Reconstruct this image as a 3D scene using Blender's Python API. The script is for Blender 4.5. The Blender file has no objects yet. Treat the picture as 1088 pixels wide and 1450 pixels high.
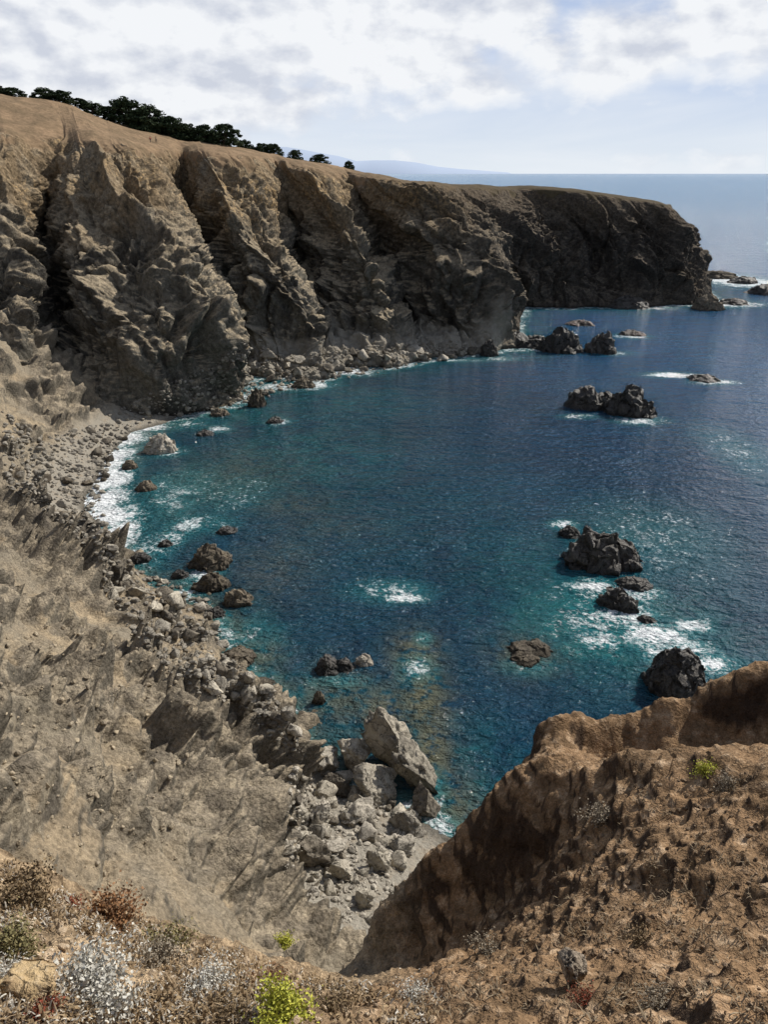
import bpy, bmesh, math, random
import numpy as np
from mathutils import Vector, Matrix
R = math.radians
sc = bpy.context.scene
COL = sc.collection
rng = np.random.default_rng(7)
random.seed(7)
# ------------------------------------------------------------------ camera model
F = 1130.0
TH = math.atan(480 / F)
CT, ST = math.cos(TH), math.sin(TH)
CAM = np.array([0.0, 0.0, 50.0])
def ray(px, py):
    yc = (725 - py) / F
    return np.array([(px - 544) / F, CT + yc * ST, -ST + yc * CT])
def Pz(px, py, z=0.0):
    d = ray(px, py); return CAM + d * ((z - 50) / d[2])
def PY(px, py, Y):
    d = ray(px, py); return CAM + d * (Y / d[1])
def Pt(px, py, t):
    return CAM + ray(px, py) * t
def depth_of(p):
    return p[1] * CT + (50 - p[2]) * ST
cam = bpy.data.cameras.new('camera'); co = bpy.data.objects.new('camera', cam); COL.objects.link(co)
cam.sensor_fit = 'VERTICAL'; cam.sensor_height = 24; cam.lens = 24 * F / 1450
cam.clip_start = 0.1; cam.clip_end = 120000
co.location = CAM; co.rotation_euler = (math.pi / 2 - TH, 0, 0)
sc.camera = co
sc.view_settings.view_transform = 'Standard'
try: sc.view_settings.look = 'None'
except Exception: pass
sc.view_settings.exposure = 0
# ------------------------------------------------------------------ numpy noise
ROT = np.array([[0.36, 0.48, -0.8], [-0.8, 0.6, 0.0], [0.48, 0.64, 0.6]], dtype=np.float32)
def gn(p, seed=0):
    p = p.astype(np.float32)
    fl = np.floor(p)
    f = p - fl
    i = fl.astype(np.int64).astype(np.uint32)
    w = f * f * f * (f * (f * 6 - 15) + 10)
    X = [i[:, 0] * np.uint32(0x8da6b343), (i[:, 0] + np.uint32(1)) * np.uint32(0x8da6b343)]
    Y = [i[:, 1] * np.uint32(0xd8163841), (i[:, 1] + np.uint32(1)) * np.uint32(0xd8163841)]
    Z = [i[:, 2] * np.uint32(0xcb1ab31f), (i[:, 2] + np.uint32(1)) * np.uint32(0xcb1ab31f)]
    out = 0
    for a in (0, 1):
        wx = w[:, 0] if a else 1 - w[:, 0]
        for b in (0, 1):
            wy = w[:, 1] if b else 1 - w[:, 1]
            for c in (0, 1):
                wz = w[:, 2] if c else 1 - w[:, 2]
                h = X[a] ^ Y[b] ^ Z[c] ^ np.uint32(seed * 7919 + 17)
                h ^= h >> np.uint32(13); h = h * np.uint32(0x5bd1e995); h ^= h >> np.uint32(15)
                gx = (h & np.uint32(1)).astype(np.float32) * 2 - 1
                gy = ((h >> np.uint32(1)) & np.uint32(1)).astype(np.float32) * 2 - 1
                gz = ((h >> np.uint32(2)) & np.uint32(1)).astype(np.float32) * 2 - 1
                out = out + wx * wy * wz * (gx * (f[:, 0] - a) + gy * (f[:, 1] - b) + gz * (f[:, 2] - c))
    return out
def fbm(p, o=4, gain=0.5, seed=0):
    s = 0; a = 1.0
    for k in range(o):
        s = s + a * gn(p, seed + k); a *= gain; p = (p @ ROT) * 2.03 + 5.1
    return s
def ridged(p, o=4, gain=0.5, seed=0):
    s = 0; a = 1.0
    for k in range(o):
        s = s + a * (0.62 - 1.6 * np.abs(gn(p, seed + k))); a *= gain; p = (p @ ROT) * 2.03 + 5.1
    return s
def facet(p, seed=0, step=.35, soft=.22, groove=.35):
    """broken rock: every cell of a jittered lattice is a tilted plane of its own; cells meet in creases"""
    p = (p.astype(np.float32) @ ROT)
    b = np.floor(p - .5)
    best = np.full(len(p), 1e9, np.float32); sec = best.copy(); out = np.zeros(len(p), np.float32)
    for ox in (0, 1):
        for oy in (0, 1):
            for oz in (0, 1):
                c = b + np.array([ox, oy, oz], np.float32)
                i = c.astype(np.int64).astype(np.uint32)
                h = i[:, 0] * np.uint32(0x8da6b343) ^ i[:, 1] * np.uint32(0xd8163841) ^ i[:, 2] * np.uint32(0xcb1ab31f) ^ np.uint32(seed * 7919 + 17)
                h ^= h >> np.uint32(13); h = h * np.uint32(0x5bd1e995); h ^= h >> np.uint32(15); h = h * np.uint32(0x2c1b3c6d); h ^= h >> np.uint32(12)
                r = [((h >> np.uint32(k)) & np.uint32(255)).astype(np.float32) / 255 for k in (0, 8, 16)]
                q = [p[:, k] - c[:, k] - .2 - .6 * r[k] for k in range(3)]
                d2 = q[0] ** 2 + q[1] ** 2 + q[2] ** 2
                h2 = h * np.uint32(0x9e3779b1); h2 ^= h2 >> np.uint32(14)
                t = [((h2 >> np.uint32(k)) & np.uint32(255)).astype(np.float32) / 127.5 - 1 for k in (0, 8, 16)]
                val = t[0] * q[0] + t[1] * q[1] + t[2] * q[2] + step * (((h2 >> np.uint32(24)) & np.uint32(255)).astype(np.float32) / 127.5 - 1)
                m = d2 < best
                sec = np.where(m, best, np.minimum(sec, d2))
                out = np.where(m, val, out); best = np.where(m, d2, best)
    e = np.clip((np.sqrt(sec) - np.sqrt(best)) / soft, 0, 1)
    return (out + groove) * (e * (2 - e)) - groove * .7
def sstep(x, a, b):
    t = np.clip((x - a) / (b - a), 0, 1); return t * t * (3 - 2 * t)
def blur(A, n, ax):
    for _ in range(2):
        pad = [(0, 0)] * A.ndim; pad[ax] = (n, n)
        B = np.cumsum(np.concatenate([np.zeros_like(np.take(A, [0], ax)), np.pad(A, pad, mode='edge')], ax), ax)
        m = A.shape[ax]
        A = (np.take(B, np.arange(2 * n + 1, 2 * n + 1 + m), ax) - np.take(B, np.arange(0, m), ax)) / (2 * n + 1)
    return A
# ------------------------------------------------------------------ node helper
class G:
    def __init__(s, owner):
        owner.use_nodes = True
        s.t = owner.node_tree; s.t.nodes.clear()
    def n(s, typ, ins=None, **kw):
        nd = s.t.nodes.new(typ)
        for k, v in kw.items(): setattr(nd, k, v)
        for k, v in (ins or {}).items(): s.put(nd.inputs[k], v)
        return nd
    def put(s, sock, v):
        if isinstance(v, bpy.types.NodeSocket): s.t.links.new(v, sock)
        else:
            if isinstance(v, tuple) and len(v) == 3 and sock.type == 'RGBA': v = (*v, 1)
            sock.default_value = v
    def m(s, op, a, b=0.0, clamp=False):
        return s.n('ShaderNodeMath', {0: a, 1: b}, operation=op, use_clamp=clamp).outputs[0]
    def mix(s, f, a, b, bt='MIX'):
        nd = s.n('ShaderNodeMix', {0: f, 6: a, 7: b}, data_type='RGBA', blend_type=bt)
        return nd.outputs[2]
    def noise(s, vec, scale, detail=5.0, rough=0.55, dist=0.0):
        return s.n('ShaderNodeTexNoise', {'Vector': vec, 'Scale': scale, 'Detail': detail, 'Roughness': rough, 'Distortion': dist}).outputs[0]
    def vor(s, vec, scale, feature='F1'):
        return s.n('ShaderNodeTexVoronoi', {'Vector': vec, 'Scale': scale}, feature=feature).outputs['Distance']
    def mr(s, x, a, b, c=0.0, d=1.0):
        return s.n('ShaderNodeMapRange', {0: x, 1: a, 2: b, 3: c, 4: d}, clamp=True).outputs[0]
    def attr(s, name):
        return s.n('ShaderNodeAttribute', attribute_name=name).outputs['Fac']
    def scalev(s, v, sx, sy, sz):
        return s.n('ShaderNodeMapping', {'Vector': v, 'Scale': (sx, sy, sz)}).outputs[0]
    def val(s, f):  # grey colour from a factor
        return s.n('ShaderNodeCombineColor', {0: f, 1: f, 2: f}).outputs[0]
    def out(s, col, rough=0.9, height=None, bump=1.0, spec=0.3, **extra):
        b = s.n('ShaderNodeBsdfPrincipled', {'Base Color': col, 'Roughness': rough, 'Specular IOR Level': spec})
        for k, v in extra.items(): s.put(b.inputs[k], v)
        if height is not None:
            bp = s.n('ShaderNodeBump', {'Strength': bump, 'Distance': 1.0, 'Height': height})
            s.t.links.new(bp.outputs[0], b.inputs['Normal'])
        o = s.n('ShaderNodeOutputMaterial'); s.t.links.new(b.outputs[0], o.inputs[0])
        return b
def newmat(name):
    m = bpy.data.materials.new(name); return m, G(m)
def hsum(g, parts):
    h = None
    for f, a in parts:
        x = g.m('MULTIPLY', f, a)
        h = x if h is None else g.m('ADD', h, x)
    return h
# ------------------------------------------------------------------ materials
def mat_near():
    m, g = newmat('bluff_ground')
    geo = g.n('ShaderNodeNewGeometry'); pos = geo.outputs['Position']
    sep = g.n('ShaderNodeSeparateXYZ', {0: pos}); z = sep.outputs[2]
    nz = g.n('ShaderNodeSeparateXYZ', {0: geo.outputs['Normal']}).outputs[2]
    big = g.noise(pos, .11, 3, .6); mid = g.noise(pos, .8, 5, .65); fine = g.noise(pos, 5.5, 5, .7); vf = g.noise(pos, 45, 2, .7)
    v1 = g.vor(pos, 3.0)
    tan = g.mix(g.mr(mid, .38, .62), (.40, .315, .21), (.21, .17, .12))
    tan = g.mix(g.mr(big, .42, .6), tan, (.26, .222, .166))
    rockc = g.mix(g.mr(mid, .4, .6), (.30, .255, .187), (.12, .104, .083))
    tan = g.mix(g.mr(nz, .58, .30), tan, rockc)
    bed = g.mix(g.mr(mid, .36, .62), (.39, .325, .235), (.19, .16, .122))
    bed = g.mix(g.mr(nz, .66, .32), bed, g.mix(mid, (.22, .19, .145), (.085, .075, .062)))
    rk = g.mr(g.m('ADD', g.attr('rock'), g.m('MULTIPLY', g.m('SUBTRACT', mid, .5), .8)), .3, .5)
    tan = g.mix(rk, tan, bed)
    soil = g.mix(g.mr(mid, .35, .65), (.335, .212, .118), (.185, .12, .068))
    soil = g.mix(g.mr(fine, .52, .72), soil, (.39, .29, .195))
    soil = g.mix(g.mr(nz, .68, .50), soil, (.066, .044, .030))  # shade of the steep spur wall put into the soil colour
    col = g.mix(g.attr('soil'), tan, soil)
    vegc = g.mix(g.mr(fine, .4, .6), (.20, .14, .085), (.42, .31, .195))
    col = g.mix(g.attr('veg'), col, vegc)
    beach = g.mix(g.mr(fine, .4, .62), (.42, .385, .32), (.20, .18, .15))
    beach = g.mix(g.mr(mid, .5, .7), beach, (.31, .255, .19))
    col = g.mix(g.attr('beach'), col, beach)
    col = g.mix(g.attr('dark'), col, g.mix(fine, (.06, .052, .044), (.16, .138, .11)))
    crack = g.mr(g.m('ABSOLUTE', g.m('SUBTRACT', g.noise(pos, .55, 5, .62, .4), .5)), 0, .014, .6, 1.0)
    crack = g.m('MAXIMUM', crack, g.m('SUBTRACT', 1.0, g.m('MULTIPLY', rk, g.m('SUBTRACT', 1.0, g.attr('soil')))))
    col = g.mix(1.0, col, g.val(crack), 'MULTIPLY')
    col = g.mix(1.0, col, g.val(g.mr(fine, .28, .72, .45, 1.45)), 'MULTIPLY')
    col = g.mix(1.0, col, g.val(g.mr(vf, .3, .7, .65, 1.3)), 'MULTIPLY')
    wet = g.mr(g.m('ADD', z, g.m('MULTIPLY', mid, .6)), .35, .8, .4, 1.0)
    col = g.mix(1.0, col, g.val(wet), 'MULTIPLY')
    h = hsum(g, [(mid, .30), (fine, .12), (vf, .018), (v1, -.10), (crack, .06)])
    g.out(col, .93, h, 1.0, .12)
    return m
def mat_cliff():
    m, g = newmat('cliff_rock')
    geo = g.n('ShaderNodeNewGeometry'); pos = geo.outputs['Position']
    z = g.n('ShaderNodeSeparateXYZ', {0: pos}).outputs[2]
    nz = g.n('ShaderNodeSeparateXYZ', {0: geo.outputs['Normal']}).outputs[2]
    st = g.scalev(pos, 1, 1, .4)
    big = g.noise(pos, .035, 4, .6); mid = g.noise(st, .16, 6, .65); fine = g.noise(pos, .9, 5, .7); vf = g.noise(pos, 4.5, 2, .7)
    rock = g.mix(g.mr(mid, .38, .62), (.19, .17, .138), (.06, .055, .049))
    rock = g.mix(g.mr(big, .45, .62), rock, (.16, .146, .118))
    rock = g.mix(g.mr(g.m('ADD', nz, g.m('MULTIPLY', g.m('SUBTRACT', fine, .5), .5)), .33, .76), rock, g.mix(mid, (.46, .385, .275), (.26, .207, .142)))
    hi = g.attr('upper')
    rock = g.mix(g.m('MULTIPLY', hi, g.mr(mid, .25, .55)), rock, g.mix(fine, (.19, .14, .085), (.33, .245, .152)))
    rock = g.mix(g.m('MULTIPLY', g.m('MULTIPLY', hi, g.mr(big, .5, .6)), g.mr(fine, .5, .6)), rock, (.40, .275, .14))
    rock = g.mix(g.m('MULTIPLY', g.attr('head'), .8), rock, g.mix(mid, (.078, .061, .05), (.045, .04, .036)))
    rock = g.mix(1.0, rock, g.val(g.mr(fine, .28, .72, .4, 1.5)), 'MULTIPLY')
    rock = g.mix(1.0, rock, g.val(g.mr(vf, .3, .7, .65, 1.3)), 'MULTIPLY')
    gr = g.mix(g.mr(mid, .35, .65), (.28, .192, .118), (.17, .122, .074))
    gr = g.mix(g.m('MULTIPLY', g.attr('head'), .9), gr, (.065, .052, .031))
    gr = g.mix(1.0, gr, g.val(g.mr(fine, .3, .7, .7, 1.25)), 'MULTIPLY')
    gmask = g.mr(g.m('ADD', g.attr('grass'), g.m('MULTIPLY', g.m('SUBTRACT', mid, .5), .9)), .4, .6)
    col = g.mix(gmask, rock, gr)
    col = g.mix(g.m('MULTIPLY', g.attr('apron'), g.mr(mid, .3, .5)), col, g.mix(fine, (.44, .40, .33), (.20, .18, .15)))
    wet = g.mr(g.m('ADD', z, g.m('MULTIPLY', mid, 2.0)), 1.1, 2.0, .35, 1.0)
    col = g.mix(1.0, col, g.val(wet), 'MULTIPLY')
    rk = g.m('SUBTRACT', 1.0, g.m('MULTIPLY', gmask, .85))
    h = g.m('MULTIPLY', hsum(g, [(mid, .9), (fine, 1.0), (vf, .18), (g.vor(pos, .9), -.45)]), rk)
    g.out(col, .92, h, 1.0, .1)
    return m
def mat_rock(name, c1, c2, c3, wetz=None, scale=1.0, spec=.25, rough=.85):
    m, g = newmat(name)
    oi = g.n('ShaderNodeObjectInfo')
    geo = g.n('ShaderNodeNewGeometry'); pos = geo.outputs['Position']
    mid = g.noise(pos, .9 * scale, 5, .65); fine = g.noise(pos, 5 * scale, 4, .7); vf = g.noise(pos, 22 * scale, 2, .6)
    col = g.mix(g.mr(mid, .38, .62), c1, c2)
    col = g.mix(g.mr(fine, .52, .68), col, c3)
    col = g.mix(1.0, col, g.val(g.mr(oi.outputs['Random'], 0, 1, .7, 1.2)), 'MULTIPLY')
    col = g.mix(1.0, col, g.val(g.mr(vf, .3, .7, .75, 1.2)), 'MULTIPLY')
    crack = g.mr(g.m('ABSOLUTE', g.m('SUBTRACT', g.noise(pos, .9 * scale, 4, .6, .5), .5)), 0, .02, .35, 1.0)
    col = g.mix(1.0, col, g.val(crack), 'MULTIPLY')
    if wetz is not None:
        z = g.n('ShaderNodeSeparateXYZ', {0: pos}).outputs[2]
        col = g.mix(1.0, col, g.val(g.mr(g.m('ADD', z, g.m('MULTIPLY', mid, .8)), wetz, wetz + .6, .35, 1.0)), 'MULTIPLY')
    h = hsum(g, [(mid, .26 / scale), (fine, .11 / scale), (vf, .014 / scale), (crack, .08 / scale)])
    g.out(col, rough, h, 1.0, spec)
    return m
def mat_sea():
    m, g = newmat('sea_water')
    geo = g.n('ShaderNodeNewGeometry'); pos = geo.outputs['Position']
    sh = g.attr('shallow'); kelp = g.attr('kelp'); fm = g.attr('foam'); far = g.attr('open'); ocean = g.attr('ocean')
    big = g.noise(pos, .03, 4, .6); n1 = g.noise(pos, .22, 4, .65, .8); n2 = g.noise(pos, 1.3, 5, .7, .6)
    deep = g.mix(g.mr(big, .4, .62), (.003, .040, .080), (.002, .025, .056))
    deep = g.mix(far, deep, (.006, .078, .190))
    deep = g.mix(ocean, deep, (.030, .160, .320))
    col = g.mix(g.m('MULTIPLY', sh, g.mr(n1, .3, .6)), deep, (.004, .104, .114))
    kf = g.m('MULTIPLY', kelp, g.mr(g.noise(pos, .6, 4, .7), .38, .52))
    col = g.mix(kf, col, (.110, .110, .070))
    def lace(sc_, k):
        return g.m('SUBTRACT', 1.0, g.m('ABSOLUTE', g.m('MULTIPLY', g.m('SUBTRACT', g.noise(pos, sc_, 4, .6, 1.2), .5), k)), clamp=True)
    l1 = lace(.30, 9.0); l2 = lace(.85, 7.0)
    thr = g.m('ADD', g.m('MULTIPLY', g.m('MAXIMUM', l1, l2), .50), g.m('MULTIPLY', g.m('SUBTRACT', n2, .5), 1.3))
    thr = g.m('ADD', thr, g.m('MULTIPLY', g.m('SUBTRACT', n1, .5), 1.3))
    f = g.m('MULTIPLY', g.mr(g.m('ADD', thr, fm), .88, 1.3), g.mr(fm, .05, .2))
    col = g.mix(g.m('MULTIPLY', g.mr(fm, .1, .7), .7), col, (.025, .20, .215))
    col = g.mix(f, col, (.80, .83, .85))
    w0 = g.noise(g.scalev(pos, .6, 1.4, 1), .085, 3, .55, .3)
    w1 = g.noise(g.scalev(pos, .9, 1.5, 1), .28, 3, .55, .3)
    w2 = g.noise(g.scalev(pos, 1, 1.4, 1), .95, 4, .62, .3)
    w3 = g.noise(pos, 3.6, 2, .6)
    h = hsum(g, [(w0, 2.6), (w1, 1.8), (w2, 1.2), (w3, .13)])
    rg = g.m('MAXIMUM', g.mr(f, 0, 1, .09, .7), g.m('MULTIPLY', ocean, .14))
    g.out(col, rg, h, 1.0, .5, IOR=g.mr(g.m('MAXIMUM', ocean, g.m('MULTIPLY', far, .12)), 0, .9, 1.34, 1.15))
    return m
_leaf = {}
def mat_leaf(name, c1, c2, rough=.8):
    if name in _leaf: return _leaf[name]
    m, g = newmat(name)
    isl = g.n('ShaderNodeNewGeometry').outputs['Random Per Island']
    g.out(g.mix(isl, c1, c2), rough, None, 1, .15)
    _leaf[name] = m
    return m
def mat_plain(name, c1, c2, scale=3.0, rough=.8):
    m, g = newmat(name)
    pos = g.n('ShaderNodeTexCoord').outputs['Object']
    n = g.noise(pos, scale, 4, .65)
    g.out(g.mix(g.mr(n, .35, .65), c1, c2), rough, g.m('MULTIPLY', n, .03), 1, .2)
    return m
# ------------------------------------------------------------------ object helpers
def tag(o, label=None, cat=None, group=None, kind=None):
    if label: o['label'] = label
    if cat: o['category'] = cat
    if group: o['group'] = group
    if kind: o['kind'] = kind
    return o
def link(name, me, mat=None, parent=None, loc=None):
    o = bpy.data.objects.new(name, me); COL.objects.link(o)
    if mat is not None and me is not None and not me.materials: me.materials.append(mat)
    if parent is not None: o.parent = parent
    if loc is not None: o.location = tuple(float(v) for v in loc)
    return o
def empty(name, loc, rz=0.0):
    o = link(name, None, None, None, loc); o.rotation_euler = (0, 0, rz); return o
def raw_mesh(name, V, Fc, smooth=True, attrs=None):
    """V (n,3); Fc (m,k) with k = 3 or 4"""
    V = np.ascontiguousarray(V, dtype=np.float32); Fc = np.ascontiguousarray(Fc, dtype=np.int32)
    me = bpy.data.meshes.new(name)
    me.vertices.add(len(V)); me.vertices.foreach_set('co', V.ravel())
    k = Fc.shape[1]
    me.loops.add(Fc.size); me.loops.foreach_set('vertex_index', Fc.ravel())
    me.polygons.add(len(Fc)); me.polygons.foreach_set('loop_start', np.arange(0, Fc.size, k, dtype=np.int32))
    me.polygons.foreach_set('use_smooth', np.full(len(Fc), smooth, dtype=bool))
    for a, v in (attrs or {}).items():
        at = me.attributes.new(a, 'FLOAT', 'POINT'); at.data.foreach_set('value', np.ascontiguousarray(v, dtype=np.float32).ravel())
    me.update(calc_edges=True); me.validate()
    return me
def grid_faces(nu, nv, flip=False):
    idx = np.arange(nu * nv).reshape(nu, nv)
    a, b, c, d = idx[:-1, :-1].ravel(), idx[1:, :-1].ravel(), idx[1:, 1:].ravel(), idx[:-1, 1:].ravel()
    return np.stack([a, d, c, b] if flip else [a, b, c, d], 1)
def grid_normals(V):
    du = np.gradient(V, axis=0); dv = np.gradient(V, axis=1)
    n = np.cross(du, dv); n /= (np.linalg.norm(n, axis=2, keepdims=True) + 1e-9)
    return n
# ------------------------------------------------------------------ NEAR TERRAIN (slope, gully, spur, beach)
ctl = []
def cz(*pts):
    for px, py, z in pts: ctl.append(Pz(px, py, z))
def ct_(*pts):
    for px, py, t in pts: ctl.append(Pt(px, py, t))
def cw(*pts):
    for p in pts: ctl.append(np.array(p, float))
# waterline of the left shore
cz((230, 600, 0), (185, 612, 0), (150, 650, 0), (128, 690, 0), (118, 722, 0), (150, 765, 0), (172, 800, 0), (205, 828, 0), (262, 850, 0), (296, 880, .2),
   (318, 930, 0), (350, 965, 0), (395, 1000, 0), (428, 1068, 0), (520, 1130, .2), (590, 1170, .2), (640, 1190, 0))
# beach and scree
cz((60, 690, 2.5), (100, 655, 1.8), (150, 610, 1.5), (30, 640, 5.5), (0, 600, 9), (0, 515, 16), (60, 548, 10.5), (130, 587, 4), (0, 680, 6), (60, 600, 6))
# dark outcrop, slope and the rock shoulder above the gully
cz((40, 722, 6.5), (100, 738, 5.5), (140, 785, 5.5), (160, 835, 4.2), (110, 840, 7.0), (60, 800, 9), (0, 750, 10), (0, 850, 14), (0, 950, 19), (0, 1050, 25), (0, 1150, 32),
   (200, 850, 2.6), (205, 900, 5.5), (100, 900, 11), (250, 945, 6), (310, 965, 3.2), (265, 990, 10), (345, 995, 7.5), (388, 1015, 6.2), (410, 1042, 5.8), (420, 1058, 3.0),
   (290, 1050, 13.2), (262, 1120, 16.8), (245, 1200, 21.3), (240, 1280, 25), (345, 1085, 10.2), (325, 1170, 13.6), (318, 1255, 16.5), (330, 1335, 18.5),
   (385, 1070, 6.8), (380, 1140, 7.4), (370, 1220, 9.8), (368, 1300, 12.0),
   (414, 1092, 2.2), (400, 1150, 3.4), (392, 1220, 5.6), (388, 1300, 8.6), (394, 1332, 9.6),
   (200, 1000, 12.0), (200, 1100, 17.0), (190, 1200, 22.4), (180, 1280, 28.5), (100, 1000, 15), (100, 1100, 20.5), (100, 1200, 29))
# boulder gully floor
cz((430, 1110, 1.0), (480, 1150, 1.5), (560, 1180, .6), (500, 1250, 4), (560, 1230, 2.5), (450, 1300, 6.2), (420, 1250, 5.0), (425, 1180, 2.6), (430, 1330, 8), (410, 1320, 8.4))
cw((-1.5, 24, 16), (1.5, 30, 9), (-1, 17, 25), (-1.5, 11.5, 32.5), (3, 24, 15))
# the spur on the right: silhouette of its shaded wall, wall, ridge, hollow, lit crest and lit slope
ct_((742, 1100, 9.75), (692, 1165, 9.95), (602, 1222, 10.6), (542, 1282, 10.9), (505, 1352, 11.1), (458, 1402, 10.6))
ct_((780, 1145, 9.35), (700, 1225, 9.8), (610, 1295, 10.35), (550, 1345, 10.6), (650, 1255, 10.1), (740, 1180, 9.6))
ct_((1088, 945, 11.1), (1030, 975, 11.25), (960, 1003, 11.4), (915, 1018, 11.5), (870, 1018, 11.65), (800, 1034, 11.85), (763, 1055, 11.7))
ct_((1088, 1035, 11.0), (1000, 1062, 11.2), (900, 1062, 11.45), (830, 1072, 11.4))
ct_((1088, 1070, 7.7), (1000, 1080, 8.0), (890, 1072, 8.9), (835, 1135, 9.0), (790, 1205, 9.05), (710, 1305, 9.25), (605, 1370, 9.75), (540, 1390, 10.1), (485, 1408, 9.9))
ct_((1000, 1130, 7.5), (890, 1120, 8.3), (850, 1250, 7.2), (770, 1300, 7.7), (700, 1365, 7.1), (620, 1400, 6.8), (950, 1200, 6.9), (1088, 1220, 6.0),
    (1088, 1330, 4.9), (900, 1330, 5.6), (780, 1390, 4.9), (640, 1425, 4.5), (1088, 1450, 3.2), (850, 1445, 3.6), (520, 1440, 4.3), (500, 1425, 6.0))
cw((3.15, 8.05, 42.8), (3.83, 7.65, 43.2), (4.47, 7.5, 43.5), (8, 9.8, 44.2), (12, 10, 43), (9, 7.5, 43.8))
cw((-3, 9.5, 33), (-1.0, 9.4, 33), (.8, 9.7, 34), (2.4, 10.2, 36), (4.2, 11.6, 37), (6, 12, 38.5), (10, 13, 38), (0.3, 15.5, 26), (1.5, 18.5, 20), (4.2, 18.5, 26), (8, 18.5, 31), (14, 19, 31), (9, 26, 12), (6, 30, 5), (14, 30, 9), (20, 22, 24), (14, 5, 45.5), (22, 10, 42), (35, 12, 30), (30, 30, 0), (18, 40, -3), (8, 40, -.8))
# the ground the photographer stands on
cw((0, 0, 48.3), (0, -4, 49.2), (-6, -3, 49.2), (6, -3, 48.8), (-5, 1, 48.2), (5, 1.5, 47.5), (12, -4, 49), (-14, -4, 50))
ct_((100, 1445, 3.1), (300, 1440, 3.3), (0, 1320, 4.1), (200, 1370, 4.4), (340, 1392, 5.0), (0, 1215, 6.2), (120, 1290, 5.9), (250, 1328, 6.0), (400, 1380, 6.2))
# unseen uphill left, and sea bed
cw((-75, 88, 30), (-60, 60, 33), (-45, 42, 37), (-32, 22, 42), (-20, 8, 46.5), (-95, 130, 32), (-110, 150, 36), (-85, 178, 26), (-62, 185, 6), (-140, 100, 50), (-80, 30, 50))
cw((20, 55, -3), (40, 70, -5), (0, 72, -2.5), (-8, 85, -2.5), (-18, 100, -4), (-30, 122, -3), (-38, 145, -2.5), (-38, 165, -2.5), (0, 120, -6), (0, 160, -6), (60, 60, -6), (60, 110, -8), (60, 160, -8), (110, 120, -9), (120, 180, -9), (-10, 190, -4), (50, 190, -8), (60, 30, -4))
ctl = np.array(ctl)
CC = 0.25
def mq_fit(P):
    n = len(P); d = np.sqrt(((P[:, None, :2] - P[None, :, :2]) ** 2).sum(-1) + CC * CC)
    A = np.zeros((n + 3, n + 3)); A[:n, :n] = d - 0.02 * np.eye(n)
    A[:n, n] = 1; A[:n, n + 1:] = P[:, :2]; A[n, :n] = 1; A[n + 1:, :n] = P[:, :2].T
    return np.linalg.solve(A, np.concatenate([P[:, 2], [0, 0, 0]]))
W = mq_fit(ctl)
def mq(xy):
    out = np.empty(len(xy)); n = len(ctl)
    C32 = ctl[:, :2].astype(np.float32); w32 = W[:n].astype(np.float32)
    for s in range(0, len(xy), 60000):
        q = xy[s:s + 60000].astype(np.float32)
        d = np.sqrt((q[:, None, 0] - C32[None, :, 0]) ** 2 + (q[:, None, 1] - C32[None, :, 1]) ** 2 + CC * CC)
        out[s:s + 60000] = d @ w32 + W[n] + q @ W[n + 1:]
    return out
ang = np.concatenate([np.linspace(-64, -34, 40, endpoint=False), np.linspace(-34, 34, 640, endpoint=False), np.linspace(34, 64, 41)])
ang = np.radians(ang)
rr = np.exp(np.concatenate([np.linspace(math.log(1.2), math.log(14), 480, endpoint=False), np.linspace(math.log(14), math.log(192), 860)]))
AX, RRg = np.meshgrid(ang, rr, indexing='ij')
X = np.sin(AX) * RRg; Y = np.cos(AX) * RRg - 3.0
nu, nv = X.shape
xy = np.stack([X.ravel(), Y.ravel()], 1)
Z0 = mq(xy)
V = np.stack([X, Y, Z0.reshape(nu, nv)], 2)
Nn = grid_normals(V)
if Nn[..., 2].mean() < 0: Nn = -Nn
slope = 1 - np.clip(Nn[..., 2].ravel(), 0, 1)
Nn = blur(blur(Nn, 6, 0), 12, 1); Nn /= np.linalg.norm(Nn, axis=2, keepdims=True)
p = V.reshape(-1, 3); x_, y_, z_ = p[:, 0], p[:, 1], p[:, 2]
rdist = np.sqrt(x_ ** 2 + y_ ** 2 + (50 - z_) ** 2)
talus = sstep(y_, 27, 33) * (1 - sstep(y_, 58, 63)) * sstep(x_, -8.4, -7.4) * (1 - sstep(z_, 7.5, 10)) * (1 - sstep(slope, .28, .45))
beach = np.maximum(talus, sstep(y_, 103, 110) * (1 - sstep(z_, 2.2, 5)) * (1 - sstep(slope, .25, .5)) * sstep(-x_, 25, 30))
spur = sstep(x_ + 1.3 - .12 * y_, 0, 1.2) * (1 - sstep(y_, 20, 24)) * sstep(z_, 24, 32)
veg = (1 - spur) * (1 - sstep(y_, 6.5, 9)) * sstep(z_, 39, 42.5)
darkr = np.exp(-((x_ + 38) / 8) ** 2 - ((y_ - 97) / 13) ** 2) * sstep(z_, 1.5, 3.5)
far = sstep(rdist, 13, 36)
p32 = p.astype(np.float32)
act = np.where((z_ > -1.2) & (np.abs(AX.ravel()) < R(36)))[0]
pa = p32[act]; fa = far[act]; ba = beach[act]; sa_ = spur[act]; va = veg[act]
warp = pa + (.25 * rdist[act] ** .5)[:, None].astype(np.float32) * .25 * np.stack([fbm(pa / 3, 2, .5, 201), fbm(pa / 3, 2, .5, 203), fbm(pa / 3, 2, .5, 205)], 1)
shoulder = np.exp(-((pa[:, 0] + 10.8) / 4.2) ** 4 - ((pa[:, 1] - 43) / 14) ** 4)
bedn = sstep(fbm(pa / 13, 3, .55, 211) + .6 * slope[act], .02, .28) * (1 - ba)
rockw = np.maximum(np.maximum(bedn, darkr[act]), .95 * shoulder * (1 - ba))
crag = .22 + .78 * rockw
shorew = .45 + .55 * sstep(z_[act], 1, 5)
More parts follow.
